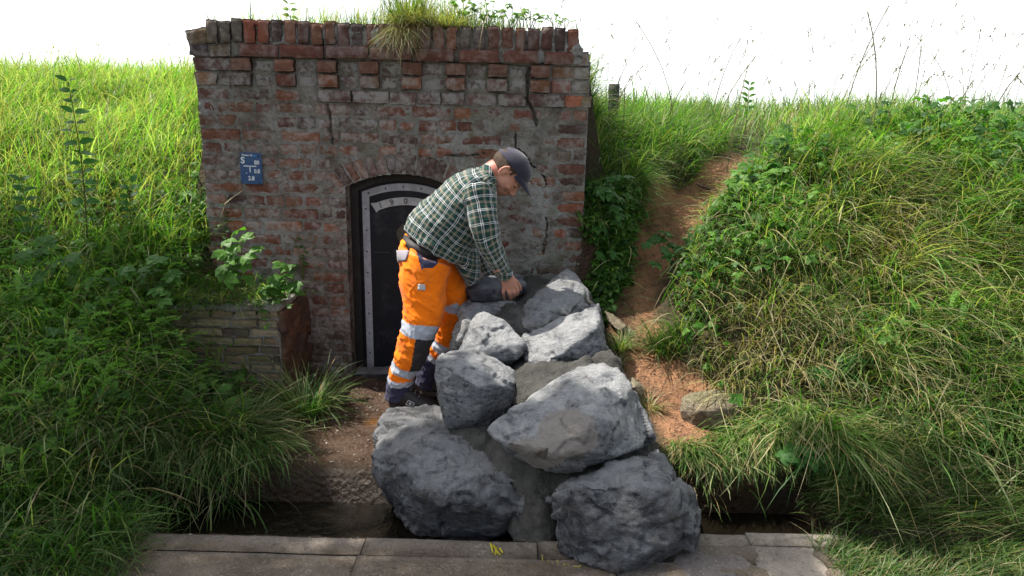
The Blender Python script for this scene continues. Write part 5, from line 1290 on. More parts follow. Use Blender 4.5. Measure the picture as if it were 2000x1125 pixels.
# 3 right bank
def dr(x, y):
    px = pathx(y); d = np.where(nogo(x, y), 0, 1.0)*ss(.14, .28, x-px+n2(x, y, 4)*.08); d = np.where(y > 5.2, np.maximum(d, .8*ss(5.0, 5.8, y)), d); d = d*np.where(path_mask(x, y) > .4, .04, 1); return d*(.7+.3*n2(x, y, 2.5, 4))
def dryness(x, y): return np.clip(.12+.55*np.exp(-(((x-1.25)/.5)**2+((y-3.3)/.4)**2))+.2*np.clip(n2(x, y, 1.8, 5)+.1, 0, 1)+.35*np.exp(-(((x-2.2)/.5)**2+((y-3.9)/.35)**2)), 0, .8)
parts = []
def grass_r(N, x0, x1, y0, y1, Lr, wr, azm, azs, lr, cr, dens=dr, sh=1.0, dryk=1.0, nt=0):
    p = scatter(N, x0, x1, y0, y1, dens); n = len(p); az = rng.normal(azm, azs, n)+.9*n2(p[:, 0], p[:, 1], 1.3, 6)
    c = gcol(n, 0, sh=sh); dm = rng.random(n) < dryness(p[:, 0], p[:, 1])*dryk; c[dm] = DRY[rng.integers(3, size=dm.sum())]*rng.uniform(.6, 1.1, (dm.sum(), 1))
    tus = 1+.5*np.clip(n2(p[:, 0], p[:, 1], 5, 7)*2, -1, 1)
    V, F, C, _ = blades(p, az, rng.uniform(*lr, n), rng.uniform(*cr, n), rng.uniform(*Lr, n)*tus, rng.uniform(*wr, n)*np.interp(p[:, 1], [2, 4, 8], [.9, 1, 1.7]), c); parts.append((V, F, C))
grass_r(66000, .5, 5.3, 2.7, 5.3, (.08, .30), (.0025, .006), -PI/2, .9, (.1, 1.0), (.5, 2.2), sh=1.2)
grass_r(20000, .4, 6.5, 5.0, 8.5, (.12, .34), (.003, .006), 0, 2, (.05, .5), (.3, 1.5), sh=1.2)
grass_r(9000, .8, 3.6, 2.7, 4.6, (.28, .50), (.003, .0055), -PI/2, .5, (.6, 1.2), (.6, 1.6), dryk=1.6)
stuff('bank_grass', parts, MAT['grass'], 'long bent green and straw coloured grass covering the bank right of the path', 'grass')
# 4 strip of bank beside the wall, hanging over the path
parts = []
def dw(x, y): return np.where((x > WALLX1-.02) & (pathx(y)-x > .06) & (y > 3.80), 1, 0)*(path_mask(x, y) < .5)
p = scatter(20000, .43, 2.1, 3.80, 7.0, lambda x, y: dw(x, y)*1.0); n = len(p)
V, F, C, _ = blades(p, rng.normal(-.5, 1.0, n), rng.uniform(.1, .9, n), rng.uniform(.5, 2.0, n), rng.uniform(.15, .38, n), rng.uniform(.003, .006, n), gcol(n, .06)); parts.append((V, F, C))
def edge(N, poly, Lr, az0, lr=(.5, 1.2), cr=(.8, 1.7), jit=.05, dry=.1):
    poly = np.array(poly, float); t = rng.uniform(0, len(poly)-1, N); i = np.minimum(t.astype(int), len(poly)-2); f = (t-i)[:, None]
    xy = poly[i]*(1-f)+poly[i+1]*f+rng.normal(0, jit, (N, 2)); p = np.c_[xy, height(xy[:, 0], xy[:, 1])]
    V, F, C, _ = blades(p, rng.normal(az0, .6, N), rng.uniform(*lr, N), rng.uniform(*cr, N), rng.uniform(*Lr, N), rng.uniform(.0025, .0055, N), gcol(N, dry)); parts.append((V, F, C))
edge(2600, [(.48, 4.2), (.56, 4.35), (.72, 4.6), (.9, 4.85)], (.12, .26), -.9)
edge(500, [(.46, 3.95), (.5, 4.05)], (.08, .2), -.9)
stuff('bank_grass', parts, MAT['grass'], 'grass hanging over the edge between the brick wall and the red path', 'grass')
# 5 fringe over the dark hollow of the ditch, right
parts = []
edge(4600, [(1.02, 2.86), (1.12, 2.90), (1.3, 2.88), (1.46, 2.78), (1.56, 2.6)], (.10, .27), -PI/2-.1, (.5, 1.2), (.7, 1.9), .05, .22)
edge(1200, [(.78, 2.82), (.92, 2.78)], (.08, .2), -PI/2, jit=.03, dry=.3)
edge(1800, [(1.42, 2.72), (1.44, 2.55), (1.44, 2.42)], (.08, .2), PI*.95, (.4, 1.0), (.6, 1.5), .04, .1)
stuff('bank_grass', parts, MAT['grass'], 'curtain of grass drooping over the dark hollow behind the paving', 'grass')
# 6 lawn in the right foreground and at the bottom left
parts = []
def dlawn(x, y): return np.where((x > 1.2+.03*n2(x, y, 9)) & (y < 2.85) & ~((x < 1.34) & (y > 2.42) & (y < 2.76)), 1, 0)
p = scatter(78000, 1.15, 4.2, 1.4, 2.95, dlawn); n = len(p); fl = n2(p[:, 0], p[:, 1], 2.2, 8)
V, F, C, _ = blades(p, rng.normal(-.5, 1.2, n)+fl*2.5, rng.uniform(.4, 1.25, n), rng.uniform(.2, 1.0, n), rng.uniform(.035, .12, n), rng.uniform(.0018, .0038, n), gcol(n, .13, sh=.85)); parts.append((V, F, C))
p = scatter(5500, 1.35, 3.6, 2.3, 3.1, dlawn); n = len(p); fl = n2(p[:, 0], p[:, 1], 2.2, 8)
V, F, C, _ = blades(p, rng.normal(-.4, 1.0, n)+fl, rng.uniform(.5, 1.3, n), rng.uniform(.2, .6, n), rng.uniform(.14, .26, n), rng.uniform(.002, .004, n), gcol(n, .22)); parts.append((V, F, C))
p = scatter(42000, -3.6, -1.28, 1.2, 2.45, lambda x, y: ss(-1.32, -1.45, x+.06*n2(x, y, 6)+(.22)*(y-2.1))); n = len(p)
V, F, C, _ = blades(p, rng.normal(.2, 1.2, n), rng.uniform(.2, 1.0, n), rng.uniform(.3, 1.3, n), rng.uniform(.05, .18, n), rng.uniform(.002, .004, n), gcol(n, .08, sh=.85)); parts.append((V, F, C))
stuff('lawn_grass', parts, MAT['grass'], 'short trampled grass in the foreground on both sides of the paving', 'grass')
# 7 grass on top of the wall, thin seed stalks on the skyline
parts = []
n = 9000; x = rng.uniform(-1.75, .38, n); y = rng.uniform(WY-.0, WY+1.2, n); k = rng.random(n) < .25+.75*ss(-1.4, -.9, x)*ss(.1, -.1, x); x, y = x[k], y[k]; n = len(x)
z = np.where(y < WY+.42, 2.03, height(x, y)); p = np.stack([x, y, z-.01], 1)
V, F, C, _ = blades(p, rng.uniform(-PI, PI, n), rng.uniform(.0, .5, n), rng.uniform(.1, 1.3, n), rng.uniform(.05, .20, n)*(1+.9*np.exp(-((x+.5)/.35)**2)), rng.uniform(.002, .004, n), gcol(n, .3)); parts.append((V, F, C))
stuff('wall_top_grass', parts, MAT['grass'], 'thin grass growing along the top of the brick wall', 'grass')
parts = []
def tuft_blades(c, N, rad, az0, azs, lr, cr, Lr, wr, dry, flat=True, sh=1.0, zt_=None):
    a = rng.uniform(0, 2*PI, N); r = rad*np.sqrt(rng.random(N)); x = c[0]+r*np.cos(a); y = c[1]+r*np.sin(a)*.8
    z = height(x, y) if zt_ is None else np.full(N, zt_); p = np.stack([x, y, z], 1)
    az = rng.normal(az0, azs, N) if az0 is not None else a+rng.normal(0, .5, N)
    V, F, C, _ = blades(p, az, rng.uniform(*lr, N), rng.uniform(*cr, N), rng.uniform(*Lr, N), rng.uniform(*wr, N), gcol(N, dry, sh=sh)); return V, F, C
def tuft(name, label, cat, sets, group=None):
    Vs = []; Fs = []; Cs = []; n = 0
    for V, F, C in sets: Vs.append(V); Fs.append(F+n); Cs.append(C); n += len(V)
    V = np.concatenate(Vs); loc = np.array([V[:, 0].mean(), V[:, 1].mean(), V[:, 2].min()])
    o = mk(name, V-loc, np.concatenate(Fs), MAT['grass'], col=np.concatenate(Cs)); o.location = Vector(loc); return tag(o, label, cat, group)
cx = P(800, 70, WY+.02)
tuft('dry_grass_tuft', 'clump of brown dead grass hanging over the middle of the wall top', 'grass tuft', [
    tuft_blades((cx[0], WY+.03), 900, .13, -PI/2, 1.0, (.3, 1.3), (.8, 2.2), (.08, .24), (.0018, .0035), .88, zt_=2.05),
    tuft_blades((cx[0]+.18, WY+.03), 700, .16, -PI/2, 1.2, (.0, 1.0), (.6, 2.0), (.06, .18), (.0018, .0035), .85, zt_=2.05),
    tuft_blades((cx[0]-.03, WY-.04), 220, .05, -PI/2, .5, (1.3, 1.9), (.6, 1.3), (.14, .30), (.0018, .003), .9, zt_=2.02),
    tuft_blades((cx[0]-.0, WY+.06), 500, .12, None, .5, (.0, .4), (.1, .8), (.12, .30), (.002, .004), .25, zt_=2.04)])
for px_, py_, L_, lab in ((781, 92, .17, 'long pale root strand hanging down the wall below the dead grass clump'), (938, 60, .14, 'thin straw hanging over the wall top right of the dead grass clump')):
    a = P(px_+14, py_-30, WY-.08); m = MB(); add_tube(m, [a, a+(-.02, -.01, -.05), a+(-.035, -.005, -.05-L_*.5), a+(-.045, .0, -.05-L_)], [.0022, .003, .0025, .0015], 5, (.42, .34, .2)); tag(m.build('straw', MAT['stem']), lab, 'straw')
m = MB(); a = P(474, 372, WY-.03); b = P(440, 398, WY-.05); c = P(429, 432, WY-.04); add_tube(m, [a, (a+b)/2+(0, 0, .004), b, c], [.003, .004, .004, .002], 6, (.45, .38, .24)); tag(m.build('straw', MAT['stem']), 'bent straw leaning on the brick wall just below the blue sign', 'straw')
# seed stalks
parts = []
def stalks(N, gen, Lr, col=(.16, .12, .08), head=.06, hd=26):
    x, y = gen(N); keep = ~nogo(x, y); x, y = x[keep], y[keep]; n = len(x); p = np.stack([x, y, height(x, y)], 1)
    cc = np.array(col)*rng.uniform(.7, 1.3, (n, 1))+np.array([.02, .05, 0])*rng.random((n, 1))
    V, F, C, ctr = blades(p, rng.normal(.2, .9, n), rng.uniform(0, .25, n), rng.uniform(.1, .7, n), rng.uniform(*Lr, n), np.full(n, .0056), cc*.55, taper=False); parts.append((V, F, C))
    tip = ctr[:, -1]; dirv = ctr[:, -1]-ctr[:, -2]; dirv /= np.linalg.norm(dirv, axis=1)[:, None]
    m = hd; t = rng.uniform(-1, .1, (n, m)); hl = rng.uniform(.5, 1.3, (n, 1))*head
    pos = tip[:, None]+dirv[:, None]*(t*hl)[..., None]; pos = pos.reshape(-1, 3)+rng.normal(0, .0035, (n*m, 3))
    d = np.repeat(dirv, m, 0)+rng.normal(0, .5, (n*m, 3)); V, F, C = leaves(pos, d, rdir(n*m), rng.uniform(.007, .014, n*m), np.repeat(cc, m, 0)*1.1, .6); parts.append((V, F, C))
stalks(150, lambda N: (rng.uniform(.6, 4.4, N), rng.uniform(4.9, 6.2, N)), (.45, .95))
stalks(45, lambda N: (rng.uniform(2.0, 4.2, N), rng.uniform(4.5, 5.2, N)), (.35, .6))
stalks(220, lambda N: (rng.uniform(-5.5, -2, N), rng.uniform(4.6, 7.6, N)), (.25, .5), (.42, .36, .22))
stalks(50, lambda N: (rng.uniform(-.8, .9, N), rng.uniform(5.0, 6.5, N)), (.3, .6))
stalks(50, lambda N: (rng.uniform(-3.2, -1.5, N), rng.uniform(2.6, 4.0, N)), (.25, .45), (.22, .2, .1), .05)
stalks(40, lambda N: (rng.uniform(1.2, 3.4, N), rng.uniform(3.0, 4.4, N)), (.25, .4), (.3, .25, .14), .05)
stuff('seed_stalks', parts, MAT['grass'], 'thin grass stalks with brown seed heads rising above the slopes', 'grass')
# 8 broad-leaved weeds
def weeds(N, x0, x1, y0, y1, dens, h=(.03, .25), size=(.02, .055), sh=1.0, comp=4):
    p = scatter(N, x0, x1, y0, y1, dens); n = len(p)
    if n == 0: return None
    hh = rng.uniform(*h, n); q = p+np.stack([rng.normal(0, .03, n), rng.normal(-.01, .03, n), hh], 1)
    m = comp; nrm = upn(n, .45)+np.array([0, -.35, 0]); nrm /= np.linalg.norm(nrm, axis=1)[:, None]
    a = rng.uniform(0, 2*PI, n)[:, None]+np.arange(m)[None]*(2*PI/(m+.8))
    e1 = np.cross(nrm, np.array([1., .1, 0])); e1 /= np.linalg.norm(e1, axis=1)[:, None]; e2 = np.cross(nrm, e1)
    d = (np.cos(a)[..., None]*e1[:, None]+np.sin(a)[..., None]*e2[:, None]).reshape(-1, 3)
    s = np.repeat(rng.uniform(*size, n), m)*rng.uniform(.75, 1.1, n*m)
    col = np.array([[.05, .14, .02], [.075, .18, .025], [.035, .10, .02], [.10, .22, .03]])[rng.integers(4, size=n)]*rng.uniform(.8, 1.2, (n, 1))*sh
    V, F, C = leaves(np.repeat(q, m, 0), d, np.repeat(nrm, m, 0), s, np.repeat(col, m, 0), rng.uniform(.8, 1.15, n*m), rng.uniform(.0, .5, n*m))
    V2, F2, C2, _ = blades(p, np.arctan2(q[:, 1]-p[:, 1], q[:, 0]-p[:, 0]), np.full(n, .1), np.full(n, .1), hh, np.full(n, .0025), col*.8, 2)
    return [(V, F, C), (V2, F2, C2)]
blob = lambda cx, cy, rx, ry: (lambda x, y: np.exp(-(((x-cx)/rx)**2+((y-cy)/ry)**2)))
parts = weeds(2300, -4.2, -1.3, 2.4, 4.5, lambda x, y: np.where(nogo(x, y), 0, 1)*np.clip(.03+n2(x, y, 2.5, 11)*2.6, 0, 1)*ss(-1.3, -1.45, x), (.02, .2), (.012, .06), sh=.95)
parts += weeds(700, -3.9, -2.0, 2.9, 4.2, lambda x, y: dl(x, y)*np.clip(n2(x, y, 1.8, 31)*3, 0, 1), (.12, .32), (.035, .07), 1.05)
parts += weeds(320, -2.3, -1.86, 3.95, 4.5, lambda x, y: 1.0*(x < -1.88), (.02, .14), (.02, .045))
parts += weeds(150, -1.95, -1.6, 3.62, 4.05, lambda x, y: 1.0*(height(x, y) > -9), (.1, .3), (.018, .04)) or []
stuff('weeds', parts, MAT['leaf'], 'leafy green weeds covering the bank left of the wall', 'weeds')
parts = weeds(9000, .45, 1.0, 3.80, 4.3, lambda x, y: dw(x, y)*1.0, (.02, .16), (.015, .045), .85)
parts += weeds(4600, .9, 3.9, 2.9, 5.2, lambda x, y: dr(x, y)*np.clip(n2(x, y, 2.2, 12)*2.4-.1, 0, 1), (.03, .2), (.025, .055), 1.1)
parts += weeds(500, 1.25, 1.9, 3.7, 4.6, lambda x, y: dr(x, y)*blob(1.5, 4.1, .3, .4)(x, y), (.03, .14), (.03, .06), 1.25)
parts += weeds(450, .95, 1.4, 3.5, 4.1, lambda x, y: dr(x, y), (.02, .12), (.02, .035), .8)
parts += weeds(500, 2.4, 3.9, 4.4, 5.1, lambda x, y: dr(x, y)*.8, (.08, .3), (.03, .06), 1.0)
stuff('weeds', parts, MAT['leaf'], 'scattered broad leaved weeds on the right hand bank', 'weeds')
# 9 cleavers scrambling over the left bank
def cleavers(N, gen, Lr, sh=1.0):
    x, y = gen(N); k = ~nogo(x, y); x, y = x[k], y[k]; n = len(x); p = np.stack([x, y, height(x, y)+.05], 1)
    c = np.array([[.11, .23, .03], [.15, .29, .045], [.08, .18, .025]])[rng.integers(3, size=n)]*sh
    V, F, C, ctr = blades(p, rng.normal(-.8, 1.1, n), rng.uniform(.0, .6, n), rng.uniform(.9, 2.0, n), rng.uniform(*Lr, n), np.full(n, .0026), c, 10); out = [(V, F, C)]
    nodes = ctr[:, 2:].reshape(-1, 3); m = 7; k_ = len(nodes); a = np.arange(m)*2*PI/m
    T = np.repeat((ctr[:, 2:]-ctr[:, 1:-1]).reshape(-1, 3), m, 0); a = np.tile(a, k_)+np.repeat(rng.uniform(0, 6, k_), m)
    e = np.stack([np.cos(a), np.sin(a), .25+0*a], 1); T /= np.linalg.norm(T, axis=1)[:, None]; e = e-T*(e*T).sum(1)[:, None]*.8
    V, F, C = leaves(np.repeat(nodes, m, 0), e, T+rng.normal(0, .2, T.shape), rng.uniform(.010, .020, k_*m), np.repeat(np.repeat(c, 9, 0), m, 0), .55); out.append((V, F, C)); return out
parts = cleavers(480, lambda N: (rng.uniform(-3.4, -1.85, N), rng.uniform(2.7, 3.9, N)), (.25, .5))
parts += cleavers(80, lambda N: (rng.uniform(-2.1, -1.65, N), rng.uniform(3.3, 3.55, N)), (.15, .35))
parts += cleavers(60, lambda N: (rng.uniform(1.9, 3.6, N), rng.uniform(3.2, 4.6, N)), (.2, .4))
stuff('goosegrass', parts, MAT['leaf'], 'whorled goosegrass scrambling over the left bank and low wall', 'weeds')
# ---------------------------------------------------------------- single plants one can tell apart
def plant(name, label, cat, base, top, nodes, size, col, width=.9, alt=False, bend=(0, 0, 0), stem=(.003, .0015), start=.25, droop=.3, grow=None, out=.3, group=None, per=2, flat=True):
    base = np.array(base, float); top = np.array(top, float)
    root = empty(name, base, label, cat, group)
    t = np.linspace(0, 1, 9)[:, None]; ctr = base+(top-base)*t+np.array(bend)*np.sin(PI*t)
    m = MB(); add_tube(m, ctr, np.linspace(*stem, 9), 6, (.09, .11, .03)); m.build('stem', MAT['stem'], root)
    ts = np.linspace(start, 1, nodes); pos = []; ds = []; sz = []
    a = rng.uniform(0, 6)
    for i, tt in enumerate(ts):
        c = np.array([np.interp(tt, t[:, 0], ctr[:, k]) for k in range(3)])
        a = (a+PI/2 if per != 2 or not flat else rng.normal(0, .35)+(.9 if i % 2 else 0)) if not alt else a+2.4
        for k in range(1 if alt else per):
            b = a+k*2*PI/per; s = size*(grow(tt) if grow else 1)*rng.uniform(.85, 1.12)
            pos.append(c); ds.append([math.cos(b), math.sin(b)*.8, out+.5*tt**3+rng.normal(0, .16)]); sz.append(s)
    pos = np.array(pos); ds = np.array(ds); n = len(pos)
    V, F, C = leaves(pos+ds*.006, ds, upn(n, .35)+np.array([0, -.8, 0]), np.array(sz), np.array(col)*rng.uniform(.85, 1.15, (n, 1)), width, droop)
    mk('foliage', V, F, MAT['leaf'], root, col=C); return root
def bramble(label, base, tips, size, col, cat='bramble', name='bramble', nl=5):
    base = np.array(base, float); root = empty(name, base, label, cat)
    m = MB(); pos = []; ds = []; up = []; sz = []
    for tp_ in tips:
        tp_ = np.array(tp_, float); t = np.linspace(0, 1, 7)[:, None]; ctr = base+(tp_-base)*t+np.array([0, 0, .05])*np.sin(PI*t); add_tube(m, ctr, np.linspace(.0028, .0014, 7), 5, (.10, .12, .04))
        for tt in (.4, .62, .82, 1.0):
            c = np.array([np.interp(tt, t[:, 0], ctr[:, k]) for k in range(3)]); a0 = rng.uniform(0, 6); q = c+np.array([math.cos(a0)*.03, math.sin(a0)*.03, .012]); add_tube(m, [c, q], .0012, 4, (.10, .13, .04))
            nrm = np.array([rng.normal(0, .3), -.35+rng.normal(0, .25), 1]); nrm /= np.linalg.norm(nrm); e1 = np.cross(nrm, [1, .1, 0]); e1 /= np.linalg.norm(e1); e2 = np.cross(nrm, e1)
            k_ = nl if tt > .5 else 3
            for k in range(k_):
                a = a0+(k-(k_-1)/2)*(.95 if k_ == 5 else 1.25); pos.append(q); ds.append(e1*math.cos(a)+e2*math.sin(a)); up.append(nrm); sz.append(size*rng.uniform(.8, 1.1)*(1 if abs(k-(k_-1)/2) < 1.5 else .75))
    m.build('stem', MAT['stem'], root); n = len(pos)
    V, F, C = leaves(np.array(pos), np.array(ds), np.array(up), np.array(sz), np.array(col)*rng.uniform(.8, 1.2, (n, 1)), 1.15, .25); mk('foliage', V, F, MAT['leaf'], root, col=C); return root
G1 = (.06, .17, .025); G2 = (.10, .23, .03); G3 = (.035, .11, .025)
b = P(165, 425, 4.0); plant('sapling', 'tall upright sapling with paired oval leaves, standing in the grass left of the wall', 'sapling', b-(0, 0, .12), P(133, 160, 3.9), 15, .074, (.045, .15, .025), .9, grow=lambda t: (.8+.35*math.sin(PI*min(1, t*1.05)))*rng.uniform(.65, 1.15), droop=.15, stem=(.005, .002), bend=(.02, 0, 0), start=.12, out=.12)
b = P(60, 430, 3.9); plant('sapling', 'low shoot with pointed leaves at the left edge of the picture', 'sapling', b-(0, 0, .15), b+(-.02, 0, .22), 6, .07, G3, .8)
b = P(250, 410, 4.05); plant('weed', 'dark leafy shoot between the tall sapling and the wall', 'weed', b-(0, 0, .12), b+(.03, 0, .16), 6, .055, G3, .9)
b = P(1460, 215, 5.2); plant('nettle', 'single upright nettle standing above the skyline right of the post', 'nettle', b-(0, 0, .15), P(1464, 168, 5.2), 7, .06, (.10, .22, .03), .7, out=.5)
b = P(570, 50, WY+.05); plant('weed', 'small bright shoot near the left end of the wall top', 'weed', (b[0], b[1], 2.03), (b[0]-.01, b[1], 2.15), 4, .045, (.16, .26, .03), .9)
for i, (q, hh, nn, s, lab) in enumerate(((905, .20, 6, .06, 'leafy weed on the wall top just right of the dead grass clump'), (950, .15, 5, .05, 'bright green weed second from the dead grass clump on the wall top'), (1000, .14, 5, .05, 'bushy weed over the third quarter of the wall top'), (1035, .12, 5, .045, 'small weed between the bushy one and the right end of the wall top'), (1085, .10, 4, .04, 'lowest weed at the right end of the wall top'))):
    c = P(q, 70, WY+.05)
    bramble(lab, (c[0], WY+.06, 2.02), [(c[0]+dx, WY+.05+dy, 2.02+hh*f) for dx, dy, f in ((-.07, -.03, .8), (.0, .02, 1.1), (.08, -.02, .75), (.03, -.06, .5))], s*.62, (.13, .25, .03), 'weed', 'weed', 3)
c = P(455, 560, 3.62); bramble('sunlit bramble shoot rising in front of the wall, left of the door', c-(0, 0, .15), [P(440, 500, 3.6), P(470, 470, 3.62), P(500, 492, 3.6), P(455, 455, 3.66), P(430, 530, 3.5)], .062, (.10, .22, .035))
c = P(555, 600, 3.75); bramble('bramble on top of the low wall beside the door', c-(0, 0, .03), [P(560, 520, 3.72), P(585, 560, 3.68), P(540, 545, 3.7), P(520, 570, 3.66)], .060, (.075, .18, .03))
c = P(520, 590, 3.7); bramble('leafy sprig trailing over the front corner of the low wall', c-(0, 0, .02), [P(560, 600, 3.58), P(530, 640, 3.54), P(500, 600, 3.58)], .034, (.08, .18, .03), 'weed', 'weed', 3)
c = P(1480, 410, 4.15); bramble('sunny bramble with broad bright leaves on the bank right of the path', c-(0, 0, .05), [P(1440, 360, 4.1), P(1500, 340, 4.2), P(1540, 380, 4.15), P(1420, 400, 4.05), P(1490, 440, 4.0), P(1400, 440, 4.0)], .080, (.11, .24, .03))
c = P(1450, 490, 3.95); bramble('bramble spreading low beside the bend of the path', c-(0, 0, .05), [P(1400, 470, 3.9), P(1450, 450, 3.95), P(1500, 480, 3.9), P(1380, 500, 3.85), P(1430, 520, 3.8)], .068, (.085, .19, .03))
c = P(1810, 420, 4.3); bramble('dark green bramble high on the far right of the bank', c-(0, 0, .05), [P(1760, 390, 4.2), P(1840, 370, 4.3), P(1880, 400, 4.2), P(1800, 440, 4.1)], .085, (.05, .15, .03))
c = P(1900, 640, 3.5); bramble('spreading bramble at the right edge, halfway up the bank', c-(0, 0, .05), [P(1850, 600, 3.45), P(1920, 590, 3.5), P(1960, 640, 3.4), P(1860, 660, 3.35), P(1800, 620, 3.4)], .080, (.06, .17, .03))
c = P(1850, 700, 3.3); bramble('low bramble below the halfway one on the right bank', c-(0, 0, .05), [P(1780, 680, 3.2), P(1840, 660, 3.3), P(1900, 720, 3.2)], .070, (.05, .14, .025))
c = P(1650, 760, 3.1); bramble('young bramble with three pale green leaves in the middle of the right bank', c-(0, 0, .05), [P(1610, 730, 3.05), P(1650, 700, 3.1), P(1700, 750, 3.05)], .075, (.075, .19, .05))
c = P(1540, 640, 3.4); bramble('small bramble low in the straw coloured grass right of the path', c-(0, 0, .05), [P(1500, 640, 3.35), P(1540, 620, 3.4), P(1580, 660, 3.35)], .05, (.07, .18, .04))
c = P(1610, 930, 2.62); bramble('bramble leaves hanging over the dark hollow beside the paving', c+(0, .05, 0), [P(1570, 910, 2.6), P(1620, 900, 2.62), P(1640, 950, 2.55), P(1520, 890, 2.62)], .060, (.05, .14, .03))
c = P(1190, 420, 4.0); bramble('bramble hanging down beside the right end of the brick wall', c+(0, .15, .05), [P(1200, 390, 3.98), P(1215, 350, 4.05), P(1180, 470, 3.95), P(1205, 440, 3.95), P(1165, 500, 3.93), P(1190, 530, 3.9), P(1170, 380, 4.0)], .06, (.045, .13, .025))
c = P(1280, 500, 3.95); bramble('dark leafy bramble on the bend of the path opposite the wall', c+(.05, .05, 0), [P(1270, 480, 3.95), P(1300, 460, 4.0), P(1290, 520, 3.85), P(1320, 500, 3.9)], .05, (.045, .13, .025))
c = P(590, 510, WY-.03); bramble('ivy climbing the brickwork left of the door', c+(0, 0, -.12), [P(575, 470, WY-.03), P(595, 485, WY-.03), P(585, 520, WY-.04), P(570, 540, WY-.03), P(600, 520, WY-.03)], .022, (.05, .12, .025), 'ivy', 'ivy', 3)
c = P(437, 470, WY-.03); bramble('ivy shoot on the wall below the blue sign', c+(0, 0, -.1), [P(430, 420, WY-.03), P(440, 390, WY-.03), P(432, 450, WY-.03)], .022, (.05, .12, .03), 'ivy', 'ivy', 3)
c = P(300, 560, 3.5); bramble('low bramble in the dark grass left of the low wall', c-(0, 0, .06), [P(250, 530, 3.45), P(300, 510, 3.5), P(350, 540, 3.5), P(330, 590, 3.4)], .06, (.06, .16, .025))
c = P(100, 520, 3.6); bramble('bramble in the shade at the far left of the bank', c-(0, 0, .06), [P(50, 500, 3.5), P(100, 470, 3.6), P(150, 510, 3.5), P(60, 560, 3.4)], .065, (.06, .15, .025))
# tufts
def gt(px, py, d): p = P(px, py, d); return (p[0], p[1])
tuft('grass_tuft', 'dense fountain of long grass at the foot of the low wall beside the door', 'grass tuft', [tuft_blades(gt(600, 790, 3.35), 480, .10, None, .4, (.1, .9), (.6, 1.8), (.18, .38), (.003, .006), .05, sh=.8)])
tuft('grass_tuft', 'wide clump of arching grass on the edge of the wet soil, left', 'grass tuft', [tuft_blades(gt(440, 880, 2.95), 700, .18, -.9, 1.1, (.2, 1.0), (.6, 1.7), (.22, .46), (.003, .0055), .08, sh=.8), tuft_blades(gt(520, 900, 2.95), 240, .07, -.9, .8, (.4, 1.0), (.8, 1.9), (.12, .28), (.002, .004), .5)])
tuft('grass_tuft', 'bright green grass tuft standing at the left end of the paving', 'grass tuft', [tuft_blades(gt(240, 1040, 2.35), 320, .09, None, .4, (.0, .7), (.4, 1.4), (.12, .30), (.0035, .0065), .03)])
tuft('grass_tuft', 'tall grass tuft in the bottom left corner', 'grass tuft', [tuft_blades(gt(50, 1010, 2.45), 500, .2, None, .6, (.0, .6), (.4, 1.3), (.15, .34), (.003, .006), .04)])
tuft('grass_tuft', 'small green and straw tuft on the path beside the layered boulder', 'grass tuft', [tuft_blades(gt(1215, 665, 3.52), 190, .045, None, .4, (.1, .9), (.6, 1.6), (.06, .16), (.002, .004), .3)])
tuft('grass_tuft', 'little straw coloured tuft on the path below the layered boulder', 'grass tuft', [tuft_blades(gt(1205, 700, 3.4), 110, .04, None, .4, (.3, 1.1), (.5, 1.4), (.05, .12), (.002, .0035), .7)])
tuft('grass_tuft', 'dry tuft on the red soil between the path and the big middle boulder', 'grass tuft', [tuft_blades(gt(1265, 790, 3.12), 130, .05, None, .4, (.3, 1.2), (.4, 1.4), (.06, .13), (.002, .0035), .55)])
tuft('grass_tuft', 'neat green tuft leaning on to the path above the mossy stone', 'grass tuft', [tuft_blades(gt(1310, 660, 3.5), 420, .11, PI*1.15, .8, (.2, .9), (.5, 1.6), (.14, .30), (.0025, .005), .12)])
tuft('grass_tuft', 'grass tuft hanging from the lip of the bank where the path bends', 'grass tuft', [tuft_blades(gt(1240, 350, 4.4), 420, .10, -1.0, .7, (.3, 1.0), (.8, 1.8), (.14, .32), (.0025, .005), .12)])
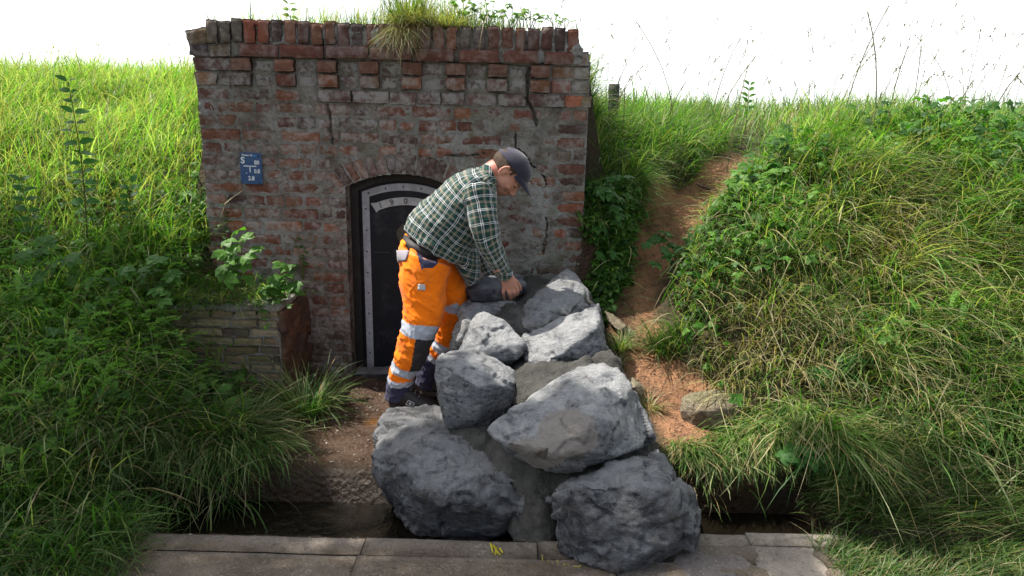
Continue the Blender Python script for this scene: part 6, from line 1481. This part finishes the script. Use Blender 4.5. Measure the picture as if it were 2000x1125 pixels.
# ---- a big tree left of the viewer, out of the picture: added, with boughs placed to throw the foreground shade
tree = empty('tree', (-6.4, 2.6, 0), 'large leafy tree left of the bank, shading the foreground', 'tree')
m = MB(); b0 = np.array([-6.4, 2.6, -.1])
add_tube(m, [b0, b0+(.1, 0, 1.5), b0+(.4, 0, 3.2), b0+(1.2, -.1, 4.8), b0+(2.2, -.2, 5.6)], [.30, .24, .2, .14, .08], 12, (.1, .08, .06))
blobs = []
def shade(px, py, d, r, h):       # a leafy bough whose shadow falls where the photo is shaded
    q = P(px, py, d); k = (h-q[2])/SUN_DIR[2]; blobs.append((q+SUN_DIR*k, r))
for a in ((100, 1050, 2.3, .6), (300, 950, 2.75, .55), (150, 800, 3.0, .6), (120, 600, 3.4, .55), (330, 700, 3.3, .5), (0, 560, 3.5, .5), (-80, 800, 2.9, .5), (480, 1000, 2.6, .45), (420, 800, 3.1, .4), (520, 900, 2.85, .28), (640, 1060, 2.3, .42), (870, 960, 2.5, .36), (1000, 1080, 2.25, .4), (1200, 1060, 2.2, .42), (1130, 900, 2.5, .25), (900, 780, 2.85, .2), (230, 520, 3.75, .38), (400, 560, 3.75, .28), (1420, 1060, 2.25, .3), (560, 720, 3.4, .22), (-100, 480, 3.8, .4), (1650, 960, 2.5, .2), (1850, 1010, 2.4, .24), (1010, 900, 2.6, .22)):
    shade(*a[:3], a[3], 4.3+1.3*rng.random())
pos = []
for c, r in blobs:
    n = int(3000*r*r/.25); d = rdir(n, -1, 1); rad = r*rng.random(n)**.45; q = c+d*rad[:, None]*np.array([1, 1, .55])
    q = q[fbm(q*4.5, 2, 300) > .03]; pos.append(q)
    add_tube(m, [b0+(1.2, -.1, 4.2), (b0+(1.2, -.1, 4.2)+c)/2+(0, 0, .3), c], [.05, .03, .012], 6, (.1, .08, .06))
pos = np.concatenate(pos); n = len(pos)
m.build('trunk', m_attr('tree_bark', .9, 20, .5, .7), tree)
V, F, C = leaves(pos, rdir(n), rdir(n, .2, 1), rng.uniform(.05, .09, n), np.array([.05, .12, .02])*rng.uniform(.8, 1.2, (n, 1)), 1.2); mk('crown', V, F, MAT['leaf'], tree, col=C)
